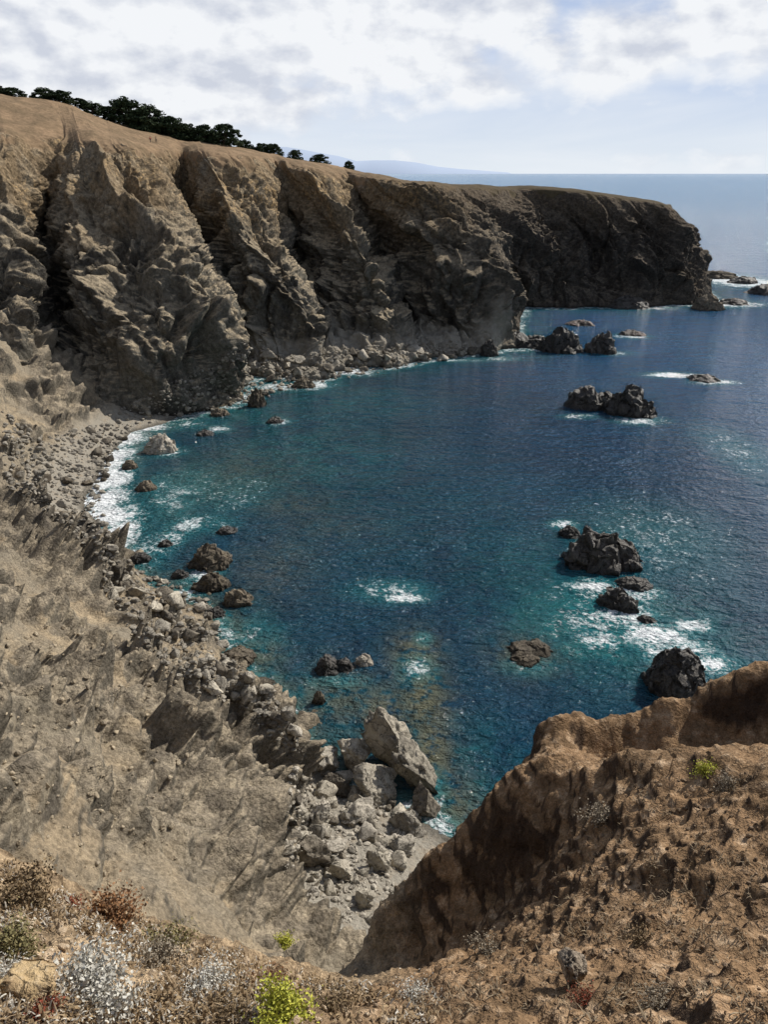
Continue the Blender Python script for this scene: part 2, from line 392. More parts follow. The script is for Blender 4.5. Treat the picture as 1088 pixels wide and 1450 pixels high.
dd = fa * (1 - .85 * ba) * shorew * (1.2 * ridged(pa / 11, 2, .5, 3) + crag * (3.0 * facet(warp / 6.0, 221, .6, .22, .06) + 1.5 * facet(warp / 2.7, 223, .55, .2, .08) + .5 * facet(warp / 1.15, 224, .5, .25, .10)) + .7 * bedn)
dd += fa * .08 * ridged(pa / .8, 2, .6, 231)
dd += darkr[act] * 2.2 * facet(warp / 4.0, 233, .5, .2, .1)
# single rock outcrops standing proud of the left slope
def march(px, py):
    d_ = ray(px, py); t = np.arange(2, 170, .25); P = CAM + d_ * t[:, None]
    below = np.where(mq(P[:, :2]) > P[:, 2])[0]
    return P[below[0]] if len(below) else P[-1]
fac_o = facet(warp / 2.2, 251, .6, .2, .1) + .4 * facet(warp / .9, 253, .5, .25, .1)
for px, py, rp, hh in [(180, 950, 50, 3.0), (90, 815, 64, 3.8), (145, 835, 34, 2.2), (60, 745, 54, 2.4), (300, 1000, 54, 2.1), (360, 1050, 54, 2.2), (255, 905, 44, 2.2), (140, 1030, 44, 1.7), (330, 1150, 70, 1.8), (60, 965, 44, 2.0), (250, 1085, 46, 1.7),
                       (320, 1270, 50, 1.3), (20, 1110, 40, 1.4), (160, 1150, 34, 1.1), (230, 1000, 42, 2.0), (30, 870, 44, 2.2), (110, 905, 38, 2.0), (10, 640, 30, 1.6), (70, 590, 30, 1.4), (20, 1020, 36, 1.5), (90, 1090, 34, 1.2)]:
    o_ = march(px, py); rr_ = rp * depth_of(o_) / F
    q = ((pa[:, 0] - o_[0]) ** 2 + (pa[:, 1] - o_[1]) ** 2) / (rr_ * 1.1) ** 2
    e_ = np.exp(-q ** 1.3); dd += e_ * hh * (.5 + 1.0 * fac_o); rockw = np.maximum(rockw, e_ * (1 - ba))
nf = 1 - fa
dd += nf * ((.06 + .02 * sa_) * facet(warp / 1.3, 241) + .045 * facet(warp / .42, 243) + .07 * ridged(pa / .8, 2, .5, 245) + .045 * ridged(pa / .2, 2, .55, 247) + .06 * sa_ * ridged(pa / 2.0, 3, .55, 249))
disp = np.zeros(len(p)); disp[act] = dd
rock_a = np.zeros(len(p)); rock_a[act] = rockw * fa
p = p + Nn.reshape(-1, 3) * disp[:, None]
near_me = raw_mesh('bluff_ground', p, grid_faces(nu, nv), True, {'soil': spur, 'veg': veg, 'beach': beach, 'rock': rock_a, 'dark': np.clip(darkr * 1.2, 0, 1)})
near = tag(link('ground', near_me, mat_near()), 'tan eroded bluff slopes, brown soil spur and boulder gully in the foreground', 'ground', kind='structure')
# ------------------------------------------------------------------ FAR CLIFF + HEADLAND (loft)
def S(base, low, mid, top, sky, back=(0, 60, -12), basez=0.0, head=0.0):
    b = Pz(base[0], base[1], basez); l = PY(*low); m_ = PY(*mid); t = PY(*top); s = PY(*sky)
    up = m_ * .45 + t * .55 + np.array([0, -.02, .03]) * np.linalg.norm(t - m_)
    u = b + np.array([0, -2, -6.0])
    bk = s + np.array(back); bk2 = bk + np.array([back[0], back[1] * 1.2, back[2] * 2.2])
    return np.stack([u, b, l, m_, up, t, s, bk, bk2]), head
ST_ = [
 S((-420, 560), (-420, 480, 165), (-420, 390, 184), (-420, 175, 223), (-420, 100, 290), basez=22),
 S((-180, 545), (-180, 490, 168), (-180, 395, 187), (-180, 185, 225), (-180, 118, 285), basez=18),
 S((-60, 530), (-60, 490, 168), (-48, 385, 188), (-50, 192, 228), (-50, 130, 277), basez=15),
 S((20, 540), (22, 480, 164), (16, 385, 181), (5, 193, 226), (5, 135, 274), basez=12),
 S((66, 562), (56, 500, 184), (62, 390, 216), (90, 197, 242), (85, 145, 282), basez=7),
 S((130, 588), (142, 500, 171), (134, 405, 184), (112, 200, 233), (108, 152, 284), basez=2),
 S((225, 594), (232, 505, 171), (200, 410, 183), (135, 202, 232), (125, 160, 287)),
 S((332, 568), (332, 496, 183), (272, 400, 186), (160, 205, 234), (155, 172, 291)),
 S((345, 525), (318, 470, 228), (265, 348, 259), (258, 213, 270), (250, 196, 302), basez=1.5),
 S((392, 532), (390, 484, 219), (354, 358, 225), (290, 216, 258), (285, 203, 303)),
 S((450, 536), (444, 490, 221), (410, 382, 225), (325, 220, 260), (315, 208, 304)),
 S((478, 516), (448, 472, 237), (411, 360, 270), (388, 228, 283), (385, 221, 307), basez=1),
 S((560, 517), (552, 478, 236), (518, 372, 240), (432, 237, 271), (430, 231, 309)),
 S((612, 503), (584, 468, 253), (537, 360, 283), (492, 247, 292), (488, 241, 312), basez=.5),
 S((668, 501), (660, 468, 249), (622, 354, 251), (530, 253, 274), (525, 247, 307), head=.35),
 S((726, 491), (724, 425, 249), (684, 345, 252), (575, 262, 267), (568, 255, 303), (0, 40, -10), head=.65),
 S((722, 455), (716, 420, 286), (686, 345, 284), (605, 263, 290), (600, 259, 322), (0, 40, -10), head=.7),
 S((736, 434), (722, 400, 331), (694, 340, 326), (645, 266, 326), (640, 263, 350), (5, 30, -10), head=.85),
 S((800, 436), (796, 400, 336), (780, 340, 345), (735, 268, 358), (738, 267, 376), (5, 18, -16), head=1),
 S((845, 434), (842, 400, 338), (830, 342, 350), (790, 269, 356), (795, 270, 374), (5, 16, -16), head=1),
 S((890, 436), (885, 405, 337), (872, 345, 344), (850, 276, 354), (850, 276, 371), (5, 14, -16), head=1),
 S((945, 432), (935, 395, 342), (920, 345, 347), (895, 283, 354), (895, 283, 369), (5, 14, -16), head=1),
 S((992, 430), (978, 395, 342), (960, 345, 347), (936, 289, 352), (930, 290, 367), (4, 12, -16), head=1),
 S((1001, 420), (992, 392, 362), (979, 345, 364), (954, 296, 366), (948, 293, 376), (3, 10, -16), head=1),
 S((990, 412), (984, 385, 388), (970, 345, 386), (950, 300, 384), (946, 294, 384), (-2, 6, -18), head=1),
]
C = np.stack([s[0] for s in ST_]); HD = np.array([s[1] for s in ST_])
def hermite(C, t, tq, k=.8):
    m = len(t); sl = np.zeros_like(C)
    tt = t.reshape((-1,) + (1,) * (C.ndim - 1))
    sl[1:-1] = (C[2:] - C[:-2]) / (tt[2:] - tt[:-2]) * k
    sl[0] = (C[1] - C[0]) / (t[1] - t[0]); sl[-1] = (C[-1] - C[-2]) / (t[-1] - t[-2])
    i = np.clip(np.searchsorted(t, tq, side='right') - 1, 0, m - 2)
    h = (t[i + 1] - t[i]); s = (tq - t[i]) / h
    sh = (-1,) + (1,) * (C.ndim - 1)
    h = h.reshape(sh); s = s.reshape(sh)
    return (2 * s ** 3 - 3 * s ** 2 + 1) * C[i] + (s ** 3 - 2 * s ** 2 + s) * h * sl[i] + (-2 * s ** 3 + 3 * s ** 2) * C[i + 1] + (s ** 3 - s ** 2) * h * sl[i + 1]
tu = np.concatenate([[0], np.cumsum(np.linalg.norm(np.diff(C[:, 1:6].mean(1), axis=0), axis=1))])
tv = np.concatenate([[0], np.cumsum(np.linalg.norm(np.diff(C, axis=1), axis=2).mean(0))])
NU = 1250
uq = np.concatenate([np.linspace(0, tu[3], 110, endpoint=False), np.linspace(tu[3], tu[-1], NU - 110)])
vq = np.concatenate([np.linspace(0, tv[1], 14, endpoint=False), np.linspace(tv[1], tv[5], 310, endpoint=False), np.linspace(tv[5], tv[6], 70, endpoint=False), np.linspace(tv[6], tv[8], 30)])
A1 = hermite(C, tu, uq, .25)
A2 = np.swapaxes(hermite(np.swapaxes(A1, 0, 1), tv, vq, .7), 0, 1)
hd = np.interp(uq, tu, HD)
NVv = len(vq)
Nn = grid_normals(A2)
mid_n = Nn[200:900, 100:250].mean((0, 1))
flipc = bool(mid_n[1] > 0)
if flipc: Nn = -Nn
Nn = blur(blur(Nn, 14, 0), 18, 1); Nn /= np.linalg.norm(Nn, axis=2, keepdims=True)
UU, VV = np.meshgrid(uq, vq, indexing='ij')
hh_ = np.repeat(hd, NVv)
pc = A2.reshape(-1, 3).astype(np.float32); uu = UU.ravel(); vv = VV.ravel()
cliffm = (0.45 + .55 * sstep(vv, tv[1] + 4, tv[2] + 6)) * (1 - .95 * sstep(vv, tv[5] - 15, tv[5] + 4)) * (1 - .6 * sstep(hh_, .6, 1) * sstep(vv, tv[3], tv[5]))
wv_ = np.stack([fbm(pc / 20, 2, .5, 71), fbm(pc / 20, 2, .5, 72), fbm(pc / 20, 2, .5, 73)], 1).astype(np.float32)
us = uu + .34 * vv
guv = np.stack([us / 19.0, vv / 130.0, np.zeros_like(uu)], 1).astype(np.float32) + .32 * wv_
guv2 = np.stack([us / 6.5, vv / 55.0, np.zeros_like(uu) + 3], 1).astype(np.float32) + .45 * wv_
wp = pc + 3.0 * wv_ + .5 * np.stack([fbm(pc / 3, 2, .5, 74), fbm(pc / 3, 2, .5, 75), fbm(pc / 3, 2, .5, 76)], 1).astype(np.float32)
low0 = sstep(vv + 8 * fbm(pc / 14, 3, .5, 77), tv[3] + 1, tv[4] + 5)
lowm = 1 - .60 * low0                         # broken rock below, smoother earth above
d = 5.0 * ridged(guv, 1, .5, 81)
d += 1.9 * ridged(guv2, 2, .5, 83)
d += lowm * 4.6 * facet(wp / np.array([9.5, 9.5, 22], np.float32), 91, .45, .18, .2)
d += lowm * 2.4 * facet(wp / np.array([4.2, 4.2, 10], np.float32), 93, .45, .18, .25)
d += (.3 + .7 * lowm) * .9 * facet(wp / np.array([1.9, 1.9, 4.0], np.float32), 95, .35, .2)
d += .35 * ridged(pc / 2.4, 2, .55, 101)
d *= cliffm
d += (1 - cliffm) * .45 * fbm(pc / 14, 3, .5, 121)
pc2 = A2.reshape(-1, 3) + Nn.reshape(-1, 3) * d[:, None]
upper = low0
grass = sstep(vv + 5.0 * fbm(pc / 9, 3, .6, 141), tv[5] - 11, tv[5] + 3)
apron = (1 - sstep(vv + 4 * fbm(pc / 7, 3, .6, 151), tv[2] - 1, tv[2] + 4)) * (1 - sstep(hh_, .5, .68)) * sstep(uu, tu[7], tu[8])
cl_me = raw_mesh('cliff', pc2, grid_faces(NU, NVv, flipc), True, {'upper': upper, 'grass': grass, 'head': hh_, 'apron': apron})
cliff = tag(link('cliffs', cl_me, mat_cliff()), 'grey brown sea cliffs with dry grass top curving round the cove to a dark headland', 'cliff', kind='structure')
bpy.context.view_layer.update()
def cast(o, origin, d, dist=1e5):
    ok, loc, nor, _ = o.ray_cast(Vector(origin), Vector(d).normalized(), distance=dist)
    return (np.array(loc), np.array(nor)) if ok else (None, None)
def pick(px, py, sea=True):
    dd = ray(px, py); best = None
    for o in (near, cliff):
        l, n = cast(o, CAM, dd)
        if l is not None and (best is None or np.linalg.norm(l - CAM) < np.linalg.norm(best[0] - CAM)): best = (l, n)
    if sea and dd[2] < 0:
        w = Pz(px, py, 0)
        if best is None or np.linalg.norm(w - CAM) < np.linalg.norm(best[0] - CAM): best = (w, np.array([0, 0, 1.0]))
    return best
# ------------------------------------------------------------------ SEA
sa = np.radians(np.linspace(-66, 66, 940))
sr = np.concatenate([np.exp(np.linspace(math.log(24), math.log(620), 700, endpoint=False)), np.exp(np.linspace(math.log(620), math.log(70000), 60))])
SA, SR = np.meshgrid(sa, sr, indexing='ij')
sx, sy = (np.sin(SA) * SR).ravel(), (np.cos(SA) * SR).ravel()
foam = np.zeros_like(sx); shallow = np.zeros_like(sx); kelp = np.zeros_like(sx)
def blob(arr, px, py, rx, ry, s):
    c = Pz(px, py); dpt = depth_of(c); a = math.atan2(50, np.hypot(c[0], c[1]))
    mx = rx * dpt / F; my = ry * dpt / F / math.sin(a)
    q = ((sx - c[0]) / mx) ** 2 + ((sy - c[1]) / my) ** 2
    np.maximum(arr, s * np.exp(-q * .8), out=arr)
for b in [(205, 604, 36, 8, 1.2), (172, 622, 32, 13, 1.2), (156, 650, 30, 22, 1.2), (148, 680, 32, 22, 1.2), (144, 708, 38, 20, 1.2), (152, 732, 46, 18, 1.15), (168, 755, 30, 24, 1.05), (180, 792, 20, 18, 1.0),
          (262, 745, 34, 16, .74), (240, 765, 25, 12, .7), (285, 815, 30, 14, .8), (268, 838, 26, 8, .8), (310, 607, 20, 6, .65), (345, 562, 25, 7, .85), (395, 548, 45, 6, .9), (450, 543, 25, 9, .9), (500, 526, 36, 6, 1),
          (395, 597, 18, 5, .75), (235, 640, 30, 8, .68), (215, 690, 30, 10, .65), (572, 847, 34, 7, .95), (555, 838, 60, 18, .58), (590, 945, 28, 20, .58), (600, 905, 14, 10, .65), (800, 743, 22, 7, .95), (838, 828, 38, 9, .92), (895, 842, 46, 12, .9),
          (885, 868, 44, 20, .92), (925, 900, 54, 20, 1.0), (980, 886, 34, 9, .92), (850, 906, 46, 16, .78), (1005, 940, 48, 14, .95), (960, 920, 64, 24, .72), (905, 595, 38, 6, .8), (950, 531, 36, 4, 1), (1010, 541, 34, 4, .8), (893, 476, 26, 4, .75), (1045, 398, 54, 9, 1.0),
          (1030, 430, 50, 5, 1.0), (1085, 400, 30, 6, .9), (890, 436, 70, 2.5, .8), (760, 495, 60, 4, .6), (865, 500, 34, 4, .65), (820, 590, 30, 4, .6), (710, 508, 30, 4, .6), (650, 510, 40, 3, .6), (300, 740, 40, 14, .52), (330, 700, 60, 30, .4), (390, 1010, 20, 20, .5), (480, 965, 40, 10, .5), (750, 945, 45, 14, .45), (870, 765, 60, 25, .55),
          (1050, 640, 50, 40, .44), (930, 760, 120, 60, .44), (640, 1180, 40, 14, .6), (620, 1120, 18, 30, .55), (360, 900, 40, 30, .4), (330, 960, 60, 10, .5), (250, 700, 60, 40, .46), (850, 870, 110, 60, .55), (210, 780, 40, 40, .5), (260, 600, 40, 8, .6)]: blob(foam, *b)
for b in [(900, 890, 150, 65, 1), (820, 870, 120, 50, .95), (740, 790, 120, 70, .5), (420, 640, 170, 65, .7), (340, 585, 90, 20, .95), (460, 570, 160, 28, .7), (250, 700, 80, 70, .8), (840, 910, 70, 30, 1), (600, 1000, 60, 100, .45), (560, 720, 220, 130, .3), (480, 1010, 120, 60, .5), (680, 1100, 60, 80, .6)]: blob(shallow, *b)
for b in [(600, 990, 36, 60, 1), (590, 930, 34, 34, 1), (612, 1060, 28, 60, 1), (345, 930, 50, 26, .85), (745, 928, 45, 24, .7), (480, 985, 60, 40, .65), (390, 800, 60, 50, .35), (410, 715, 60, 18, .4), (330, 670, 90, 40, .4), (460, 745, 90, 20, .25), (240, 850, 60, 40, .6), (630, 1150, 50, 50, .85), (545, 1005, 44, 34, .85)]: blob(kelp, *b)
inr = SR.ravel() < 190
zb = np.full(len(sx), -9.0); zb[inr] = mq(np.stack([sx[inr], sy[inr]], 1))
shore = np.exp(-((zb + .3) / .55) ** 2)
foam = np.maximum(foam, .55 * shore * (sy > 40))
shallow = np.maximum(shallow, .6 * sstep(zb, -3.5, -.5))
kelp = np.maximum(kelp, .7 * sstep(zb, -2.0, -.3))
bl = C[4:, 1, :2]; dmin = np.full(len(sx), 1e9); sel = (SR.ravel() < 600)
P2 = np.stack([sx[sel], sy[sel]], 1); dm = np.full(len(P2), 1e9)
for a, b in zip(bl[:-1], bl[1:]):
    ab = b - a; t = np.clip(((P2 - a) @ ab) / (ab @ ab), 0, 1); dm = np.minimum(dm, np.linalg.norm(P2 - a - t[:, None] * ab, axis=1))
dmin[sel] = dm
shallow = np.maximum(shallow, .7 * (1 - sstep(dmin, 3, 26)))
foam = np.maximum(foam, .62 * (1 - sstep(dmin, 3, 9)))
opn = sstep(sx * .9 + sy * .35, 55, 190)
ocean = sstep(np.log(np.hypot(sx, sy)), math.log(320), math.log(2600))
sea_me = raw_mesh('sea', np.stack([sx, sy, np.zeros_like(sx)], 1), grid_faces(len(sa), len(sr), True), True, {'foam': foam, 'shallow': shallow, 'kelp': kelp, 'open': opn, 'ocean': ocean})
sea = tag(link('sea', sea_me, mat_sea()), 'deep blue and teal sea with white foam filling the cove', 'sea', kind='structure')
# ------------------------------------------------------------------ far hills on the horizon
hp = [(370, 208), (405, 208), (425, 211), (450, 216), (480, 221), (505, 228), (530, 227), (560, 227), (590, 230), (620, 236), (650, 239), (690, 242), (720, 244.2)]
rows = []
for dy, fz in ((-2000, -.02), (0, 1.0), (3600, .1)):
    rows.append([PY(a, b, 62000) * np.array([1, 1, fz]) + np.array([0, dy, 0]) for a, b in hp])
HH = np.swapaxes(np.array(rows), 0, 1)
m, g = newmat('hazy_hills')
g.out(g.mix(g.noise(g.n('ShaderNodeNewGeometry').outputs['Position'], .0003, 3), (.42, .50, .64), (.46, .54, .68)), 1.0, None, 1, 0)  # distance haze put into the hill colour as pale blue
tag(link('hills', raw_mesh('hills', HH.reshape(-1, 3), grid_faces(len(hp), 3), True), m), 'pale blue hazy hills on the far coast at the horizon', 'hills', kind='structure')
# ------------------------------------------------------------------ ROCKS
MAT_SEAROCK = mat_rock('wet_dark_rock', (.032, .028, .025), (.062, .052, .042), (.095, .078, .06), wetz=.7, scale=.7, spec=.5, rough=.5)
MAT_BROWNROCK = mat_rock('brown_shore_rock', (.19, .155, .11), (.10, .083, .064), (.26, .215, .155), wetz=.5, scale=.9)
MAT_PALE = mat_rock('pale_grey_rock', (.48, .43, .345), (.29, .256, .205), (.54, .49, .40), wetz=.2, scale=1.0)
MAT_TALUS = mat_rock('grey_boulder_rock', (.45, .405, .335), (.26, .232, .19), (.53, .48, .40), wetz=.15, scale=1.2)
MAT_DARKB = mat_rock('dark_boulder_rock', (.20, .172, .133), (.10, .086, .069), (.28, .238, .185), wetz=.3, scale=1.2)
def ico(sub):
    bm = bmesh.new(); bmesh.ops.create_icosphere(bm, subdivisions=sub, radius=1.0)
    V = np.array([v.co[:] for v in bm.verts]); Fc = np.array([[v.index for v in f.verts] for f in bm.faces]); bm.free(); return V, Fc
ICO = {k: ico(k) for k in (2, 3, 4, 5)}
def boulder_mesh(name, seed, dims=(1, 1, 1), sub=4, cuts=14, rough=.06, deep=(.34, .66)):
    r = np.random.default_rng(seed); V, Fc = ICO[sub]; V = V.copy()
    for k in range(cuts):
        n = r.normal(size=3); n /= np.linalg.norm(n); dd = r.uniform(*deep)
        q = V @ n; V -= np.clip(q - dd, 0, None)[:, None] * n
    nn = V / (np.linalg.norm(V, axis=1, keepdims=True) + 1e-6)
    V = V + nn * (rough * .5 * ridged(V * 2.2 + seed, 3, .55, seed % 50) + rough * 1.3 * facet(V * 3.2 + seed, seed % 41, .5, .2) + rough * .7 * facet(V * 8 + seed, seed % 37, .5, .2) + rough * .4 * fbm(V * 8 + seed, 2, .6, seed % 41))[:, None]
    V = V / np.abs(V).max(0) * np.array(dims)
    return raw_mesh(name, V, Fc, True)
def reef_mesh(name, seed, w, dpt, H, humps, n=110, rough=1.0):
    gx, gy = np.meshgrid(np.linspace(-1.5, 1.5, n), np.linspace(-1.5, 1.5, n), indexing='ij')
    z = np.full(gx.shape, -1.0)
    for hx, hy, rx, ry, hh in humps:
        q = np.sqrt(((gx - hx) / rx) ** 2 + ((gy - hy) / ry) ** 2)
        z = np.maximum(z, hh * (1.12 - 1.12 * q ** 2.2))
    P = np.stack([gx * w / 2, gy * dpt / 2, np.maximum(z, -.7) * H], 2).reshape(-1, 3)
    lam = max(w, dpt) / 3.2; s = seed * 3.7
    amp = sstep(P[:, 2], -.65 * H, .2 * H)
    P2 = P.astype(np.float32)
    dz = rough * H * (.16 * ridged(P2 / lam + s, 2, .55, seed) + .36 * facet(P2 / (lam * .8) + s, seed + 3) + .15 * facet(P2 / (lam * .3) + s, seed + 5) + .05 * ridged(P2 / (lam * .15) + s, 2, .6, seed + 7))
    P[:, 2] += dz * (.35 + .65 * amp)
    P[:, 0] += .10 * w * fbm(P2 / (lam * .8) + s + 9, 3, .6, seed + 8); P[:, 1] += .10 * dpt * fbm(P2 / (lam * .8) + s + 19, 3, .6, seed + 9)
    Fc = grid_faces(n, n)
    keep = (P[:, 2][Fc] > -.45 * H).any(1)
    Fc = Fc[keep]; used = np.unique(Fc); mp = np.zeros(len(P), int); mp[used] = np.arange(len(used))
    return raw_mesh(name, P[used], mp[Fc], True)
def searock(px, py, w, h, label, humps=((0, 0, 1, 1, 1),), mat=None, dfrac=.75, name='sea_rock', n=110, rough=.75, seed=None):
    c = Pz(px, py); k = depth_of(c) / F
    ww, hh = w * k, h * k * .9; dd = ww * dfrac
    c = c + np.array([c[0], c[1], 0]) / np.hypot(c[0], c[1]) * dd * .45
    me = reef_mesh(name, seed or int(px * 7 + py) % 997, ww, dd, hh, humps, n, rough)
    o = link(name, me, mat or MAT_SEAROCK, None, (c[0], c[1], 0)); o.rotation_euler = (0, 0, -math.atan2(c[0], c[1]))
    return tag(o, label, 'rock')
searock(836, 582, 66, 26, 'low left half of the black twin sea rocks in the middle of the cove', ((-.2, 0, .8, .9, 1), (.5, .1, .5, .8, .7)))
searock(890, 592, 70, 40, 'black pointed rock, right half of the twin sea rocks in mid cove', ((.05, 0, .6, .8, 1), (-.5, .1, .5, .7, .6), (.6, -.1, .5, .6, .45)))
searock(996, 541, 44, 7, 'thin low reef just breaking the surface near the right edge, white water on its left')
searock(895, 476, 34, 6, 'small low rock with foam between headland and twin rocks')
searock(735, 494, 75, 20, 'dark rock joined to the foot of the last cliff buttress', ((-.3, 0, .8, .9, 1), (.6, 0, .6, .8, .7)))
searock(794, 501, 58, 32, 'dark pyramid shaped sea rock off the last buttress, middle of the chain', ((0, 0, .7, .9, 1), (.5, 0, .6, .8, .55), (-.55, 0, .5, .8, .5)))
searock(853, 502, 44, 25, 'outermost dark rock of the chain off the last buttress', ((.1, 0, .8, .9, 1), (-.5, 0, .6, .8, .6)))
searock(693, 505, 24, 20, 'small upright dark rock at the waterline under the last buttress')
searock(822, 462, 40, 6, 'flat dark ledge in the water before the shaded headland')
searock(888, 438, 60, 14, 'dark rock ledge at the foot of the headland face')
searock(1002, 440, 44, 20, 'brown rock at the seaward tip of the headland', mat=MAT_BROWNROCK)
searock(1040, 432, 40, 7, 'low reef trailing from the headland tip')
searock(1016, 395, 56, 9, 'flat brown islet beyond the headland tip', mat=MAT_BROWNROCK)
searock(1052, 402, 40, 8, 'low surf washed rock between islet and right edge')
searock(1085, 418, 52, 13, 'black rock cut by the right edge of the picture near the headland')
searock(850, 815, 98, 44, 'large dark craggy rock of the reef in the right of the cove', ((-.1, .1, .85, .9, 1), (.6, .2, .5, .7, .7), (-.6, -.1, .5, .7, .6)), dfrac=.95, n=150)
searock(806, 762, 32, 13, 'small dark rock with foam collar just up and left of the large reef rock')
searock(897, 836, 54, 10, 'low dark slab awash just right below the large reef rock')
searock(874, 866, 52, 22, 'dark low rock in white foam below the large reef rock', ((-.2, .2, .8, .9, 1), (.5, -.3, .6, .7, .8)))
searock(915, 882, 24, 6, 'little black rock tip surrounded by swirling foam')
searock(954, 990, 84, 58, 'dark rounded rock standing close behind the brown spur on the right', ((0, 0, 1, 1, 1),), dfrac=.9, n=140, rough=.55)
searock(748, 942, 66, 10, 'weed covered low reef left of the dark rounded rock', ((-.3, .2, .6, .9, .9), (.5, .5, .5, .6, .8), (0, -.5, .5, .5, .6)), mat=MAT_BROWNROCK, dfrac=1.0)
searock(228, 643, 46, 22, 'pale flat topped boulder alone in the water off the far beach', mat=MAT_TALUS, rough=.6)
searock(184, 665, 22, 10, 'small brown rock in the surf left below the pale flat topped boulder', mat=MAT_BROWNROCK)
searock(207, 696, 30, 11, 'low ochre brown rock in the surf off the beach', mat=MAT_BROWNROCK)
searock(364, 577, 26, 22, 'upright grey rock in foam before the boulder apron of the cliff', mat=MAT_BROWNROCK)
searock(390, 600, 24, 7, 'tiny dark rock with foam off the boulder apron')
searock(430, 550, 34, 12, 'dark rock at the edge of the boulder apron', mat=MAT_BROWNROCK)
searock(290, 618, 24, 7, 'low dark rock in the shallows right of the pale flat topped boulder')
searock(312, 590, 26, 9, 'low brown rock under the big cliff nose at the waterline', mat=MAT_BROWNROCK)
searock(300, 808, 58, 26, 'brown humped rock off the near left shore, farthest of three', mat=MAT_BROWNROCK, dfrac=.9)
searock(302, 838, 50, 20, 'brown rock off the near left shore, middle one of three with foam on its left', mat=MAT_BROWNROCK)
searock(337, 860, 42, 19, 'brown wedge rock off the near left shore, nearest of three', mat=MAT_BROWNROCK)
searock(322, 757, 30, 7, 'low dark rock in deeper water beyond the three brown rocks')
searock(200, 798, 28, 12, 'small dark rock in the surf beside the dark outcrop')
searock(235, 775, 22, 7, 'small awash rock in lacy foam off the dark outcrop')
searock(255, 820, 26, 9, 'low dark rock in the shallows left of the three brown rocks')
searock(305, 875, 30, 10, 'wet dark rock at the shore below the nearest of the three brown rocks')
searock(472, 957, 54, 17, 'dark wet rock in the water before the tan bluff nose', ((-.3, 0, .6, .9, 1), (.5, .1, .6, .7, .6)))
searock(516, 944, 26, 13, 'pale small rock just right of the dark wet rock', mat=MAT_TALUS)
searock(452, 998, 18, 16, 'small grey rock close to the bluff nose', mat=MAT_BROWNROCK)
searock(340, 945, 46, 10, 'low weedy rocks awash at the shore below the tan bluff', mat=MAT_BROWNROCK, dfrac=1.2)
searock(365, 980, 50, 8, 'flat wet ledge at the foot of the tan bluff', mat=MAT_BROWNROCK)
# ---- big boulders of the near gully beach
def boulder(px, py, w, h, label, mat=MAT_PALE, seed=0, dims=None, rot=(0, 0, 0), sink=.3, name='boulder', sub=5, cuts=14, dfr=.85, rough=.07, deep=(.34, .66)):
    hit = pick(px, py)[0]; k = depth_of(hit) / F
    dm = (w * k / 2, w * k / 2 * dfr, h * k / 2)
    me = boulder_mesh(name, seed, dm, sub, cuts, rough, deep)
    o = link(name, me, mat, None, hit + np.array([0, dm[1] * .6, dm[2] * (1 - 2 * sink)])); o.rotation_euler = rot
    return tag(o, label, 'boulder')
boulder(556, 1092, 64, 140, 'tallest tan grey slab leaning left at the edge of the water', MAT_PALE, 63, rot=(R(-18), R(-26), R(12)), sink=.28, dfr=.95, cuts=12, rough=.09, deep=(.30, .55))
boulder(596, 1126, 62, 128, 'second leaning grey slab on the seaward side of the tallest one', MAT_PALE, 76, rot=(R(-15), R(-30), R(50)), sink=.32, dfr=.95, cuts=12, rough=.09, deep=(.30, .55))
boulder(606, 1156, 44, 60, 'low dark block at the wet foot of the leaning slabs', MAT_DARKB, 41, rot=(R(-20), R(-30), R(30)), sink=.35)
boulder(504, 1090, 66, 72, 'flat sided grey boulder just left of the leaning slabs', MAT_PALE, 12, rot=(0, R(15), R(20)), rough=.07)
boulder(454, 1098, 68, 62, 'brown grey boulder nearest the tan bluff nose', MAT_TALUS, 13, rot=(0, R(-10), R(50)), rough=.07)
boulder(536, 1138, 88, 68, 'broad flat pale boulder in front of the leaning slabs', MAT_PALE, 14, rot=(R(5), R(18), R(10)), rough=.07)
boulder(578, 1182, 58, 52, 'grey boulder at the water edge beside the brown spur', MAT_TALUS, 15)
boulder(438, 1226, 60, 68, 'large mossy brown boulder at left of the stony gully', MAT_DARKB, 16, rot=(0, 0, R(30)))
boulder(484, 1250, 40, 42, 'pale blue grey boulder right of the large mossy one', MAT_PALE, 17)
boulder(540, 1236, 44, 42, 'whitish boulder in the gully near the spur', MAT_PALE, 18)
boulder(570, 1210, 42, 32, 'flat grey boulder behind the spur edge', MAT_TALUS, 19)
boulder(514, 1285, 40, 40, 'white boulder low in the gully against the dark spur', MAT_PALE, 20)
boulder(506, 1168, 54, 44, 'grey wedge boulder below the broad flat one', MAT_TALUS, 21)
boulder(478, 1130, 48, 42, 'dark small boulder wedged under the flat sided grey one', MAT_DARKB, 22)
boulder(455, 1166, 48, 42, 'squat grey boulder between the mossy brown one and the dark wedged one', MAT_TALUS, 23)
boulder(355, 530, 34, 30, 'big grey block of the boulder apron where the gully reaches the sea', MAT_TALUS, 27)
boulder(808, 1395, 52, 84, 'upright grey rock on the brown foreground soil', mat_rock('grey_brown_rock', (.30, .245, .185), (.19, .157, .123), (.38, .32, .25), scale=8), 28, rot=(R(5), R(-6), R(20)), sink=.25)
boulder(30, 1425, 90, 60, 'ochre rock at the bottom left corner', mat_rock('ochre_rock', (.48, .35, .19), (.34, .235, .13), (.54, .42, .27), scale=8), 29, sink=.35)
